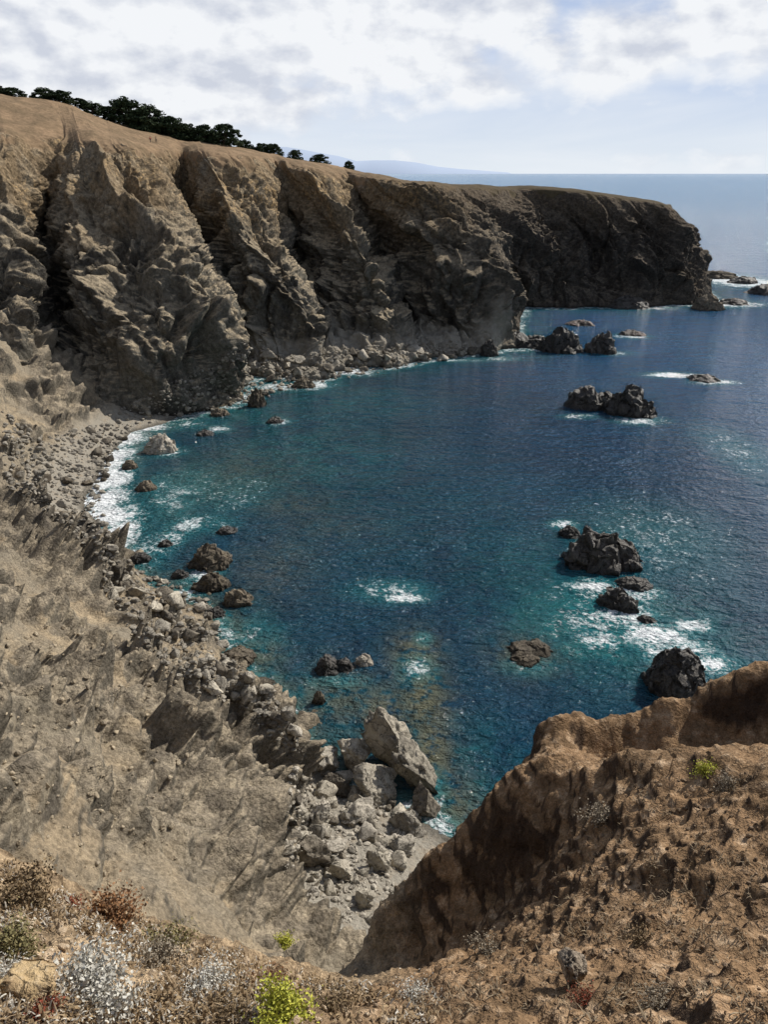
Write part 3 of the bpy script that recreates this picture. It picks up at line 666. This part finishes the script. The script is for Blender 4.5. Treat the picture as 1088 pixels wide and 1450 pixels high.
# ---- repeats
protos = [boulder_mesh('boulder', 100 + k, (1, random.uniform(.7, .95), random.uniform(.6, .85)), 3, 13, .07) for k in range(9)]
def inside(px, py, poly):
    c = False; j = len(poly) - 1
    for i in range(len(poly)):
        if (poly[i][1] > py) != (poly[j][1] > py) and px < (poly[j][0] - poly[i][0]) * (py - poly[i][1]) / (poly[j][1] - poly[i][1]) + poly[i][0]: c = not c
        j = i
    return c
protoobj = {}
def scatter(poly, n, s0, s1, pw, mats, label, group, sea=True):
    xs = [q[0] for q in poly]; ys = [q[1] for q in poly]; k = 0
    for _ in range(n * 12):
        if k >= n: break
        px, py = random.uniform(min(xs), max(xs)), random.uniform(min(ys), max(ys))
        if not inside(px, py, poly): continue
        h = pick(px, py, sea)
        if h is None or h[0][2] > 14: continue
        loc = h[0]; s = (s0 + (s1 - s0) * random.random() ** pw) * depth_of(loc) / F / 2
        mi = random.choice(mats); pi = random.randrange(9); key = (mi.name, pi)
        if key not in protoobj:
            me = protos[pi].copy(); o = link('beach_boulder', me, mi); protoobj[key] = o
        else:
            o = protoobj[key].copy(); COL.objects.link(o)
        o.location = (loc[0], loc[1], loc[2] + s * .3); o.scale = (s, s, s)
        o.rotation_euler = (random.uniform(-.4, .4), random.uniform(-.4, .4), random.uniform(0, 6.28))
        tag(o, label, 'boulder', group); k += 1
scatter([(420, 1085), (470, 1090), (600, 1150), (600, 1195), (565, 1245), (545, 1300), (470, 1330), (408, 1330), (408, 1210)], 95, 14, 42, 1.9, [MAT_TALUS, MAT_PALE, MAT_PALE, MAT_DARKB], 'one of the many grey boulders strewn over the stony gully beach below the bluff', 'boulders strewn in the near gully')
scatter([(160, 790), (210, 815), (290, 845), (320, 905), (340, 945), (405, 1005), (435, 1075), (410, 1060), (345, 1000), (295, 975), (240, 940), (190, 880), (160, 845)], 90, 9, 36, 1.6, [MAT_TALUS, MAT_DARKB, MAT_PALE], 'one of the boulders crowding the near left shoreline', 'boulders along the near left shore')
scatter([(330, 500), (360, 485), (420, 508), (520, 500), (640, 492), (700, 500), (560, 522), (450, 540), (340, 572), (240, 600), (230, 590), (320, 560)], 75, 8, 28, 2.0, [MAT_TALUS, MAT_PALE, MAT_DARKB, MAT_DARKB], 'one of the fallen grey blocks in the boulder apron at the cliff foot', 'fallen blocks at the cliff foot')
scatter([(60, 640), (150, 605), (200, 600), (165, 640), (150, 680), (132, 720), (170, 780), (150, 800), (115, 735), (60, 715), (10, 690)], 40, 7, 24, 1.8, [MAT_TALUS, MAT_DARKB, MAT_BROWNROCK], 'one of the stones scattered on the far grey beach and its surf line', 'stones on the far beach')
# rubble as stuff
def rubble(name, poly, n, s0, s1, mat, label, minz=.05, maxz=99):
    V, Fc = ICO[2]; VV, FF = [], []; xs = [q[0] for q in poly]; ys = [q[1] for q in poly]; k = 0
    for _ in range(n * 10):
        if k >= n: break
        px, py = random.uniform(min(xs), max(xs)), random.uniform(min(ys), max(ys))
        if not inside(px, py, poly): continue
        h = pick(px, py, True)
        if h is None or h[0][2] < minz or h[0][2] > maxz: continue
        s = (s0 + (s1 - s0) * random.random() ** 2.5) * depth_of(h[0]) / F / 2
        v = V.copy()
        for _c in range(6):
            nn = rng.normal(size=3); nn /= np.linalg.norm(nn); q = v @ nn; v -= np.clip(q - rng.uniform(.45, .8), 0, None)[:, None] * nn
        a = random.uniform(0, 6.28); ca, sa2 = math.cos(a), math.sin(a)
        v = v * np.array([1, random.uniform(.6, 1), random.uniform(.45, .8)]) @ np.array([[ca, sa2, 0], [-sa2, ca, 0], [0, 0, 1]])
        VV.append(v * s + h[0] + np.array([0, 0, s * .2])); FF.append(Fc + k * len(V)); k += 1
    return tag(link(name, raw_mesh(name, np.concatenate(VV), np.concatenate(FF), False), mat), label, 'stones', kind='stuff')
rubble('shingle', [(410, 1085), (600, 1150), (565, 1245), (545, 1300), (480, 1345), (402, 1345), (402, 1210)], 1100, 2, 14, MAT_TALUS, 'grey shingle and cobbles covering the gully floor', maxz=14)
rubble('beach_shingle', [(60, 620), (150, 600), (190, 602), (160, 650), (140, 715), (168, 785), (150, 800), (60, 720), (10, 690), (0, 580)], 900, 3, 13, MAT_TALUS, 'grey shingle and rubble of the far beach and scree', -.1)
rubble('shore_rubble', [(150, 770), (210, 815), (290, 845), (318, 905), (340, 945), (405, 1005), (435, 1075), (400, 1060), (335, 1000), (285, 985), (235, 950), (180, 890), (140, 830)], 900, 3, 14, MAT_TALUS, 'broken stones between the boulders of the near left shore', -.3)
rubble('apron_rubble', [(325, 500), (350, 475), (420, 504), (520, 490), (640, 484), (710, 496), (560, 524), (450, 543), (340, 574), (180, 605), (150, 590)], 1100, 2, 10, MAT_TALUS, 'grey rubble between the fallen blocks at the cliff foot', -.5)
MAT_CLOD = mat_rock('brown_clod', (.29, .19, .112), (.18, .12, .072), (.40, .31, .22), scale=6)
rubble('soil_clods', [(1088, 1090), (900, 1090), (780, 1230), (620, 1390), (500, 1420), (480, 1450), (1088, 1450)], 1000, 2, 11, MAT_CLOD, 'brown soil clods and pebbles on the sunlit spur')
MAT_TANST = mat_rock('tan_stone', (.38, .31, .215), (.23, .19, .14), (.44, .375, .28), scale=2)
rubble('slope_stones', [(0, 880), (200, 900), (280, 1000), (240, 1290), (0, 1200)], 350, 2, 13, MAT_TANST, 'tan stones sticking out of the left bluff slope')
rubble('lip_stones', [(0, 1230), (120, 1295), (260, 1330), (420, 1385), (560, 1400), (640, 1450), (0, 1450)], 500, 2, 19, mat_rock('pale_pebble', (.44, .33, .22), (.29, .22, .145), (.54, .45, .34), scale=9), 'pale and ochre pebbles on the foreground soil')
# ------------------------------------------------------------------ TREES on the ridge
MAT_CROWN = mat_leaf('dark_evergreen_foliage', (.016, .030, .015), (.060, .082, .038))
MAT_BARK = mat_plain('bark', (.06, .045, .035), (.11, .085, .065))
def quads(centers, size, r, aspect=1.0):
    n = len(centers); a = r.normal(size=(n, 3)); a /= np.linalg.norm(a, axis=1, keepdims=True)
    b = np.cross(a, r.normal(size=(n, 3))); b /= np.linalg.norm(b, axis=1, keepdims=True)
    s = (size * r.uniform(.6, 1.3, n))[:, None]
    V = np.stack([centers - a * s - b * s * aspect, centers + a * s - b * s * aspect, centers + a * s * .6 + b * s * aspect, centers - a * s * .6 + b * s * aspect], 1).reshape(-1, 3)
    return V, np.arange(n * 4).reshape(n, 4)
def tube(pts, radii, k=6):
    pts = np.array(pts, float); V = []; n = len(pts)
    for i in range(n):
        d_ = pts[min(i + 1, n - 1)] - pts[max(i - 1, 0)]; d_ /= np.linalg.norm(d_) + 1e-9
        a = np.cross(d_, [0.3, .9, .2]); a /= np.linalg.norm(a) + 1e-9; b = np.cross(d_, a)
        for j in range(k):
            t = j / k * 6.2832; V.append(pts[i] + radii[i] * (math.cos(t) * a + math.sin(t) * b))
    Fc = [[i * k + j, i * k + (j + 1) % k, (i + 1) * k + (j + 1) % k, (i + 1) * k + j] for i in range(n - 1) for j in range(k)]
    return np.array(V), np.array(Fc)
def join(parts):
    VV, FF, o = [], [], 0
    for v, f in parts: VV.append(v); FF.append(f + o); o += len(v)
    return np.concatenate(VV), np.concatenate(FF)
def crown_mesh(seed):   # unit crown: width 1 (x), height 1, an uneven dome of leaf clumps reaching the ground
    r = np.random.default_rng(seed); P = []
    for k in range(60):
        h = r.uniform(.02, .90); rad = (.48 * math.sqrt(max(.02, 1 - max(0, (h - .1) / .84) ** 2))) * math.sqrt(r.uniform(.05, 1))
        a = r.uniform(0, 6.28); c = np.array([rad * math.cos(a) + .05 * h, rad * math.sin(a), h])
        cr = r.uniform(.06, .15); q = r.normal(size=(90, 3)); q /= np.linalg.norm(q, axis=1, keepdims=True); q *= (r.uniform(.3, 1.1, (90, 1)) ** .5)
        P.append(c + q * cr)
    P = np.concatenate(P); P[:, 2] = np.clip(P[:, 2], -.05, 1.05)
    return raw_mesh('crown', *quads(P, .024, r), False)
def trunk_mesh(seed):
    r = np.random.default_rng(seed); parts = [tube([(0, 0, -.15), (.02, 0, .2), (.05, .02, .5), (.06, .02, .75)], [.045, .038, .026, .01])]
    for k in range(7):
        a = r.uniform(0, 6.28); z0 = r.uniform(.15, .5)
        parts.append(tube([(.02, 0, z0), (.02 + .15 * math.cos(a), .15 * math.sin(a), z0 + .12), (.03 + .28 * math.cos(a), .28 * math.sin(a), z0 + .22)], [.018, .011, .004], 5))
    return raw_mesh('trunk', *join(parts), True)
crowns = [crown_mesh(s) for s in (1, 2, 3, 4)]; trunks = [trunk_mesh(s) for s in (1, 2, 3, 4)]
for c_ in crowns: c_.materials.append(MAT_CROWN)
for c_ in trunks: c_.materials.append(MAT_BARK)
TREES = [(-12, 126, 46, 'tree cut by the left edge on the ridge top'), (14, 125, 36, 'small low tree at the far left of the grassy ridge top'), (62, 134, 34, 'first small tree of the ridge row, low and rounded'), (82, 135, 38, 'second tree of the ridge row, joined to the low first one'),
 (104, 139, 40, 'low spreading tree of the ridge row left of the tall ones'), (128, 145, 36, 'shorter tree touching the left side of the tallest ridge tree'), (150, 150, 38, 'dense tree tucked against the tallest ridge tree'),
 (174, 138, 52, 'tallest dark tree in the row on the ridge'), (208, 148, 48, 'second tallest dark tree, right of the tallest on the ridge'), (236, 163, 42, 'sloping topped tree right of the two tall ridge trees'), (262, 174, 34, 'narrow tree in the dip of the ridge row'),
 (287, 176, 34, 'upright tree beside the broad round ridge tree'), (315, 175, 46, 'broad round tree ending the dense ridge row'), (346, 199, 22, 'small shrub like tree just right of the dense ridge row'), (368, 202, 28, 'low flat tree, left of a close pair on the ridge'), (386, 203, 28, 'low flat tree, right of a close pair on the ridge'),
 (418, 213, 20, 'lone small tree on the ridge, left of the two rightmost bushes'), (452, 223, 26, 'low wide bush, second from the right end of the ridge row'), (494, 230, 15, 'small dark bush alone at the right end of the ridge row'),
 (228, 174, 42, 'dark tree filling the row behind the two tall ridge trees'), (192, 158, 46, 'dark tree between the two tallest ridge trees'), (275, 182, 36, 'low dark tree behind the upright one in the ridge row'), (300, 186, 36, 'low dark tree behind the broad round ridge tree'), (250, 176, 36, 'low dark tree behind the sloping topped one in the ridge row')]
def ground_on(o, x, y, z0=200):
    l, n = cast(o, (x, y, z0), (0, 0, -1)); return l
for i, (px, py, wpx, lab) in enumerate(TREES):
    Yb = 292 if px > 100 else 282
    if px > 330: Yb = 306
    if i >= 19: Yb += 4
    top = PY(px, py, Yb); gl = ground_on(cliff, top[0], top[1]); gz = gl[2] if gl is not None else top[2] - 8
    hgt = max(2.8 if px > 480 else 3.4, top[2] - gz); wd = wpx * depth_of(top) / F * 1.15
    root = empty('tree', (top[0], top[1], gz)); tag(root, lab, 'bush' if px > 440 else 'tree')
    tr = link('trunk', trunks[i % 4], None, root); cr = link('crown', crowns[(i * 3 + i // 4) % 4], None, root)
    for o in (tr, cr):
        o.scale = (wd, wd, hgt); o.rotation_euler = (0, 0, .9 * math.sin(i * 2.1))
# ------------------------------------------------------------------ the two tiny walkers on the clifftop grass
def skin_mesh(name, verts, edges, radii, mat, parent):
    me = bpy.data.meshes.new(name); me.from_pydata(verts, edges, []); o = link(name, me, mat, parent)
    md = o.modifiers.new('skin', 'SKIN'); sv = me.skin_vertices[0].data
    for i, r_ in enumerate(radii): sv[i].radius = (r_, r_ * .8 if r_ > .1 else r_)
    sv[0].use_root = True
    sb = o.modifiers.new('smooth', 'SUBSURF'); sb.levels = 1; sb.render_levels = 1
    return o
SKINM = mat_plain('skin', (.42, .27, .19), (.36, .22, .15))
def person(px, py, label, topc, legc, hairc, rz, st):
    loc = pick(px, py, False)[0]
    root = empty('person', loc, rz); tag(root, label, 'person', 'walkers on the clifftop')
    J = [(0, 0, .95), (0, 0, 1.18), (0, 0, 1.40), (0, -.01, 1.50), (0, -.02, 1.60), (0, -.02, 1.72), (.19, 0, 1.40), (.24, -.02 - st, 1.12), (.23, -.10 - st, .88), (.23, -.13 - st, .80), (-.19, 0, 1.40), (-.24, .02 + st, 1.12), (-.23, -.04 + st, .88), (-.23, -.06 + st, .80),
         (.10, 0, .88), (.11, -.03 + st, .48), (.11, .05 + st, .06), (.11, -.10 + st, .03), (-.10, 0, .88), (-.11, -.03 - st, .48), (-.11, .03 - st, .06), (-.11, -.12 - st, .03)]
    E = [(0, 1), (1, 2), (2, 3), (3, 4), (4, 5), (2, 6), (6, 7), (7, 8), (8, 9), (2, 10), (10, 11), (11, 12), (12, 13), (0, 14), (14, 15), (15, 16), (16, 17), (0, 18), (18, 19), (19, 20), (20, 21)]
    rad = [.13, .13, .14, .055, .095, .075, .06, .045, .035, .028, .06, .045, .035, .028, .085, .06, .042, .035, .085, .06, .042, .035]
    skin_mesh('body', J, E, rad, SKINM, root)
    sub = [0, 1, 2, 6, 7, 8, 10, 11, 12]; mp = {v: i for i, v in enumerate(sub)}
    skin_mesh('jacket', [J[i] for i in sub], [(mp[a], mp[b]) for a, b in E if a in mp and b in mp], [rad[i] + .025 for i in sub], mat_plain('jacket_' + str(px), topc, tuple(c * .8 for c in topc)), root)
    sub = [0, 14, 15, 16, 18, 19, 20]; mp = {v: i for i, v in enumerate(sub)}
    skin_mesh('trousers', [J[i] for i in sub], [(mp[a], mp[b]) for a, b in E if a in mp and b in mp], [rad[i] + .022 for i in sub], mat_plain('trousers_' + str(px), legc, tuple(c * .8 for c in legc)), root)
    Vh, Fh = ICO[3]; Vh = Vh * np.array([.105, .115, .11]) + np.array([0, .015, 1.70]); keep = (Vh[:, 2][Fh] > 1.69).all(1) | (Vh[:, 1][Fh] > .04).all(1)
    link('hair', raw_mesh('hair', Vh, Fh[keep], True), mat_plain('hair_' + str(px), hairc, tuple(c * 1.4 for c in hairc)), root)
person(213, 202, 'tiny person in a rust red jacket on the clifftop grass, left one of two walkers', (.34, .05, .035), (.04, .045, .06), (.03, .02, .015), 1.2, .10)
person(221, 202, 'tiny person in a dark jacket on the clifftop grass, right one of two walkers', (.04, .04, .05), (.05, .045, .04), (.05, .035, .02), -1.0, .12)
# ------------------------------------------------------------------ FOREGROUND PLANTS
MAT_TWIG = mat_plain('dry_twig', (.18, .13, .085), (.30, .23, .16), 20)
def plant(name, label, cat, px, py, rpx, lmat, nleaf, leaf, flat=.42, twigs=22, aspect=.55, smat=None, group=None):
    h = pick(px, py, False)
    if h is None: return
    loc = h[0]; r = rpx * 1.12 * depth_of(loc) / F; g_ = np.random.default_rng(int(px * 13 + py))
    root = empty(name, loc); tag(root, label, cat, group)
    parts = []; tips = []
    for k in range(twigs):
        a = g_.uniform(0, 6.28); e = g_.uniform(.15, 1.4); L = r * g_.uniform(.5, 1.15)
        d_ = np.array([math.cos(a) * math.cos(e), math.sin(a) * math.cos(e), math.sin(e) * flat * 1.3])
        b = d_ * L * .5 + g_.normal(size=3) * r * .07; e_ = d_ * L
        parts.append(tube([np.array([0, 0, -r * .15]), b, e_], [r * .022, r * .015, r * .005], 4)); tips += [b, e_, (b + e_) / 2, b * .6 + e_ * .4]
    link('stems', raw_mesh('stems', *join(parts), True), smat or MAT_TWIG, root)
    nleaf = int(nleaf * 1.5)
    tips = np.array(tips); c = tips[g_.integers(0, len(tips), nleaf)] + g_.normal(size=(nleaf, 3)) * r * .17
    c[:, 2] = np.maximum(c[:, 2], -.08 * r)
    link('leaves', raw_mesh('leaves', *quads(c, r * leaf * 1.15, g_, aspect), False), lmat, root)
ML_WHITE = mat_leaf('pale_grey_leaf', (.64, .62, .56), (.40, .38, .33))
ML_RUST = mat_leaf('rust_leaf', (.29, .15, .07), (.16, .09, .05))
ML_DARK = mat_leaf('dark_brown_leaf', (.13, .095, .06), (.25, .18, .10))
ML_YEL = mat_leaf('yellow_green_leaf', (.52, .50, .08), (.32, .34, .06))
ML_RED = mat_leaf('red_leaf', (.28, .065, .04), (.16, .06, .03))
ML_OLIVE = mat_leaf('olive_leaf', (.25, .21, .10), (.14, .13, .06))
ML_GREY = mat_leaf('grey_brown_leaf', (.36, .31, .24), (.20, .165, .12))
for a in [('shrub', 'large pale silvery shrub at bottom left', 'shrub', 140, 1420, 72, ML_WHITE, 3200, .030), ('shrub', 'rust brown low shrub at the lip of the left foreground', 'shrub', 150, 1308, 48, ML_RUST, 2000, .035),
          ('shrub', 'dark brown shrub by the left edge above the rust one', 'shrub', 36, 1278, 54, ML_DARK, 2000, .035), ('shrub', 'olive brown shrub at the left edge over the ochre rock', 'shrub', 22, 1345, 46, ML_OLIVE, 1500, .035),
          ('cushion_plant', 'bright yellow green cushion plant at the bottom edge', 'plant', 400, 1440, 46, ML_YEL, 2000, .04), ('cushion_plant', 'yellow green plant on the sunlit spur at right', 'plant', 1000, 1092, 17, ML_YEL, 700, .05),
          ('succulent', 'small red leaved plant in the bottom left corner', 'plant', 60, 1432, 24, ML_RED, 700, .06), ('succulent', 'red tinged plant beside the rust shrub', 'plant', 100, 1285, 18, ML_RED, 500, .06),
          ('shrub', 'pale grey tangle left of the foreground centre', 'shrub', 300, 1405, 44, ML_WHITE, 1400, .028), ('shrub', 'grey brown bush between the silvery shrub and the lip', 'shrub', 225, 1368, 46, ML_GREY, 1600, .03),
          ('shrub', 'olive patch of low shrub right of the rust one', 'shrub', 235, 1342, 36, ML_OLIVE, 1200, .04), ('shrub', 'grey bush on the spur crest at right', 'shrub', 1030, 1115, 22, ML_GREY, 900, .04),
          ('shrub', 'grey scrub on the edge of the shaded spur face', 'shrub', 850, 1160, 24, ML_GREY, 900, .04), ('shrub', 'dark scrub at the left rim of the lit spur', 'shrub', 690, 1350, 28, ML_GREY, 900, .035),
          ('shrub', 'small dark bush above the upright grey rock', 'shrub', 905, 1335, 32, ML_DARK, 800, .035), ('shrub', 'dry pale bush left of the upright grey rock', 'shrub', 590, 1412, 34, ML_WHITE, 800, .028),
          ('shrub', 'brown bush at the bottom edge left of centre', 'shrub', 320, 1446, 34, ML_DARK, 900, .035), ('weed', 'small green weed in the stones at the gully head', 'plant', 402, 1336, 16, ML_YEL, 500, .06),
          ('shrub', 'rusty little shrub in front of the upright grey rock', 'shrub', 830, 1418, 24, ML_RED, 500, .04), ('shrub', 'dry grey bush near the bottom right of the frame', 'shrub', 930, 1420, 30, ML_GREY, 700, .035),
          ('shrub', 'small pale silvery shrub touching the left edge', 'shrub', 8, 1390, 34, ML_WHITE, 900, .035), ('shrub', 'low dark scrub right of the yellow green cushion', 'shrub', 470, 1430, 34, ML_DARK, 900, .035), ('shrub', 'rust coloured scrub above the yellow green cushion', 'shrub', 380, 1398, 32, ML_RUST, 1000, .035)]:
    plant(*a)
def stalk(px, py, hpx, label):
    h = pick(px, py, False)
    if h is None: return
    k = depth_of(h[0]) / F; H = hpx * k; g_ = np.random.default_rng(px)
    root = empty('dry_stalk', h[0]); tag(root, label, 'plant')
    lean = g_.normal(size=2) * .12 * H
    link('stem', raw_mesh('stem', *tube([(0, 0, -.05 * H), (lean[0] * .4, lean[1] * .4, H * .5), (lean[0], lean[1], H)], [.006, .005, .004], 5), True), MAT_TWIG, root)
    parts = []
    for q in range(12):
        a = q * 2.4; r_ = .13 * H * math.sqrt((q + 1) / 12); e_ = (lean[0] + r_ * math.cos(a), lean[1] + r_ * math.sin(a), H * 1.1)
        parts.append(tube([(lean[0], lean[1], H), e_], [.003, .002], 4))
        parts.append(tube([e_, (e_[0], e_[1], e_[2] + .02 * H + .01)], [.009, .006], 5))
    link('seed_head', raw_mesh('seed_head', *join(parts), True), MAT_TWIG, root)
for a in [(884, 1096, 26, 'tallest dry stalk with a seed head on the spur rim'), (810, 1200, 24, 'dry stalk low on the shaded spur rim'), (948, 1096, 32, 'thin dry stalk behind the yellow green plant'), (1003, 1086, 22, 'short dry stalk right of the thin one on the crest'), (672, 1352, 20, 'short dry stalk in the dark scrub at the spur rim'), (925, 1102, 18, 'smallest dry stalk on the sunlit rim')]: stalk(*a)
def blades(name, poly, n, l0, l1, mat, label, cat, bl=7, wid=.0022):
    xs = [q[0] for q in poly]; ys = [q[1] for q in poly]; V = []; k = 0
    for _ in range(n * 6):
        if k >= n: break
        px, py = random.uniform(min(xs), max(xs)), random.uniform(min(ys), max(ys))
        if not inside(px, py, poly): continue
        h = pick(px, py, False)
        if h is None or np.linalg.norm(h[0] - CAM) > 12: continue
        if gn(np.array([h[0]]) / .55, 5)[0] < -.05: continue
        k += 1
        for b in range(bl):
            L = random.uniform(l0, l1); a = random.uniform(0, 6.28); e = random.uniform(.25, 1.4)
            d_ = np.array([math.cos(a) * math.cos(e), math.sin(a) * math.cos(e), math.sin(e)]); s = np.cross(d_, [0, 0, 1.0]); s /= np.linalg.norm(s) + 1e-6
            o = h[0] + rng.normal(size=3) * np.array([.025, .025, 0]); m_ = o + d_ * L * .6; t = o + d_ * L + np.array([0, 0, -L * .18])
            V += [o - s * wid, o + s * wid, m_ + s * wid * .8, m_ - s * wid * .8, m_ - s * wid * .8, m_ + s * wid * .8, t + s * wid * .2, t - s * wid * .2]
    V = np.array(V); return tag(link(name, raw_mesh(name, V, np.arange(len(V)).reshape(-1, 4), False), mat), label, cat, kind='stuff')
fg = [(0, 1215), (120, 1285), (260, 1325), (420, 1380), (520, 1405), (640, 1450), (0, 1450)]
blades('dry_grass', fg, 520, .02, .08, mat_leaf('straw', (.44, .33, .21), (.22, .16, .10)), 'straw coloured dry grass over the left foreground', 'grass')
blades('ground_cover', fg, 1100, .012, .04, mat_leaf('brown_mat', (.20, .135, .078), (.34, .25, .145)), 'low brown ground cover between the foreground shrubs', 'ground cover', 10, .0055)
blades('pale_tufts', fg, 320, .015, .045, mat_leaf('pale_tuft', (.60, .56, .49), (.40, .36, .30)), 'pale bleached tufts dotted through the left foreground', 'ground cover', 14, .004)
blades('spur_tufts', [(1088, 1085), (900, 1085), (800, 1215), (690, 1340), (520, 1430), (640, 1450), (1088, 1450)], 220, .02, .07, mat_leaf('spur_straw', (.34, .265, .175), (.18, .14, .095)), 'sparse dry tufts on the brown spur', 'grass', 8, .003)
# ------------------------------------------------------------------ LIGHT AND SKY
AZ, EL = R(54), R(41)
sd = Vector((math.sin(AZ) * math.cos(EL), math.cos(AZ) * math.cos(EL), math.sin(EL)))
sun = bpy.data.lights.new('sun', 'SUN'); sun.energy = 5.0; sun.angle = R(.5); sun.color = (1, .945, .85)
so = bpy.data.objects.new('sun', sun); COL.objects.link(so); so.rotation_euler = (-sd).to_track_quat('-Z', 'Y').to_euler(); so.location = (50, 0, 120)
w = bpy.data.worlds.new('World'); sc.world = w; g = G(w)
STR = .08
sky = g.n('ShaderNodeTexSky', sky_type='NISHITA', sun_disc=False, sun_elevation=EL, sun_rotation=AZ, altitude=50, air_density=1.0, dust_density=1.0, ozone_density=1.2).outputs[0]
dv = g.n('ShaderNodeTexCoord').outputs['Generated']; sp = g.n('ShaderNodeSeparateXYZ', {0: dv})
az = g.m('ARCTAN2', sp.outputs[0], sp.outputs[1]); el = sp.outputs[2]
def cvec(off):
    return g.n('ShaderNodeCombineXYZ', {0: g.m('ADD', g.m('MULTIPLY', az, 6.0), off * .6), 1: g.m('ADD', g.m('MULTIPLY', el, 10.5), off), 2: 47.2}).outputs[0]
c1 = g.noise(cvec(0), 1.45, 9, .52, .0); c2 = g.noise(cvec(-.12), 1.45, 6, .52, .0)
left = g.m('MULTIPLY', g.mr(az, .25, -.10), g.mr(el, .02, .06))
bias = g.m('ADD', g.mr(el, .03, .12, -.14, .07), g.m('MULTIPLY', left, .22))
hi_fade = g.mr(el, .19, .27, 1, .15)
den = g.m('MULTIPLY', g.mr(g.m('ADD', c1, bias), .45, .60), hi_fade)
wisp = g.noise(g.n('ShaderNodeCombineXYZ', {0: g.m('MULTIPLY', az, 3.0), 1: g.m('MULTIPLY', el, 18.0), 2: 2.2}).outputs[0], 1.2, 5, .55, .4)
thin = g.m('MULTIPLY', g.m('MULTIPLY', g.mr(wisp, .34, .68), .65), hi_fade)
shade = g.mr(g.m('SUBTRACT', c1, c2), -.10, .04)
k = 1 / STR
ccol = g.mix(shade, (.62 * k, .66 * k, .75 * k), (.90 * k, .92 * k, .95 * k))
haze = g.mix(g.mr(el, .0, .165), (.77 * k, .84 * k, .91 * k), (.42 * k, .54 * k, .81 * k))
base = g.mix(g.mr(el, .14, .27, .97, .0), sky, haze)
base = g.mix(thin, base, (.84 * k, .88 * k, .93 * k))
col = g.mix(den, base, ccol)
col = g.mix(g.mr(el, -.004, -.02), col, (.12 * k, .10 * k, .078 * k))   # earth below the horizon
bg = g.n('ShaderNodeBackground', {'Color': col, 'Strength': STR}); o = g.n('ShaderNodeOutputWorld'); g.t.links.new(bg.outputs[0], o.inputs[0])
print('verts near', len(p), 'cliff', len(pc2), 'sea', len(sx))
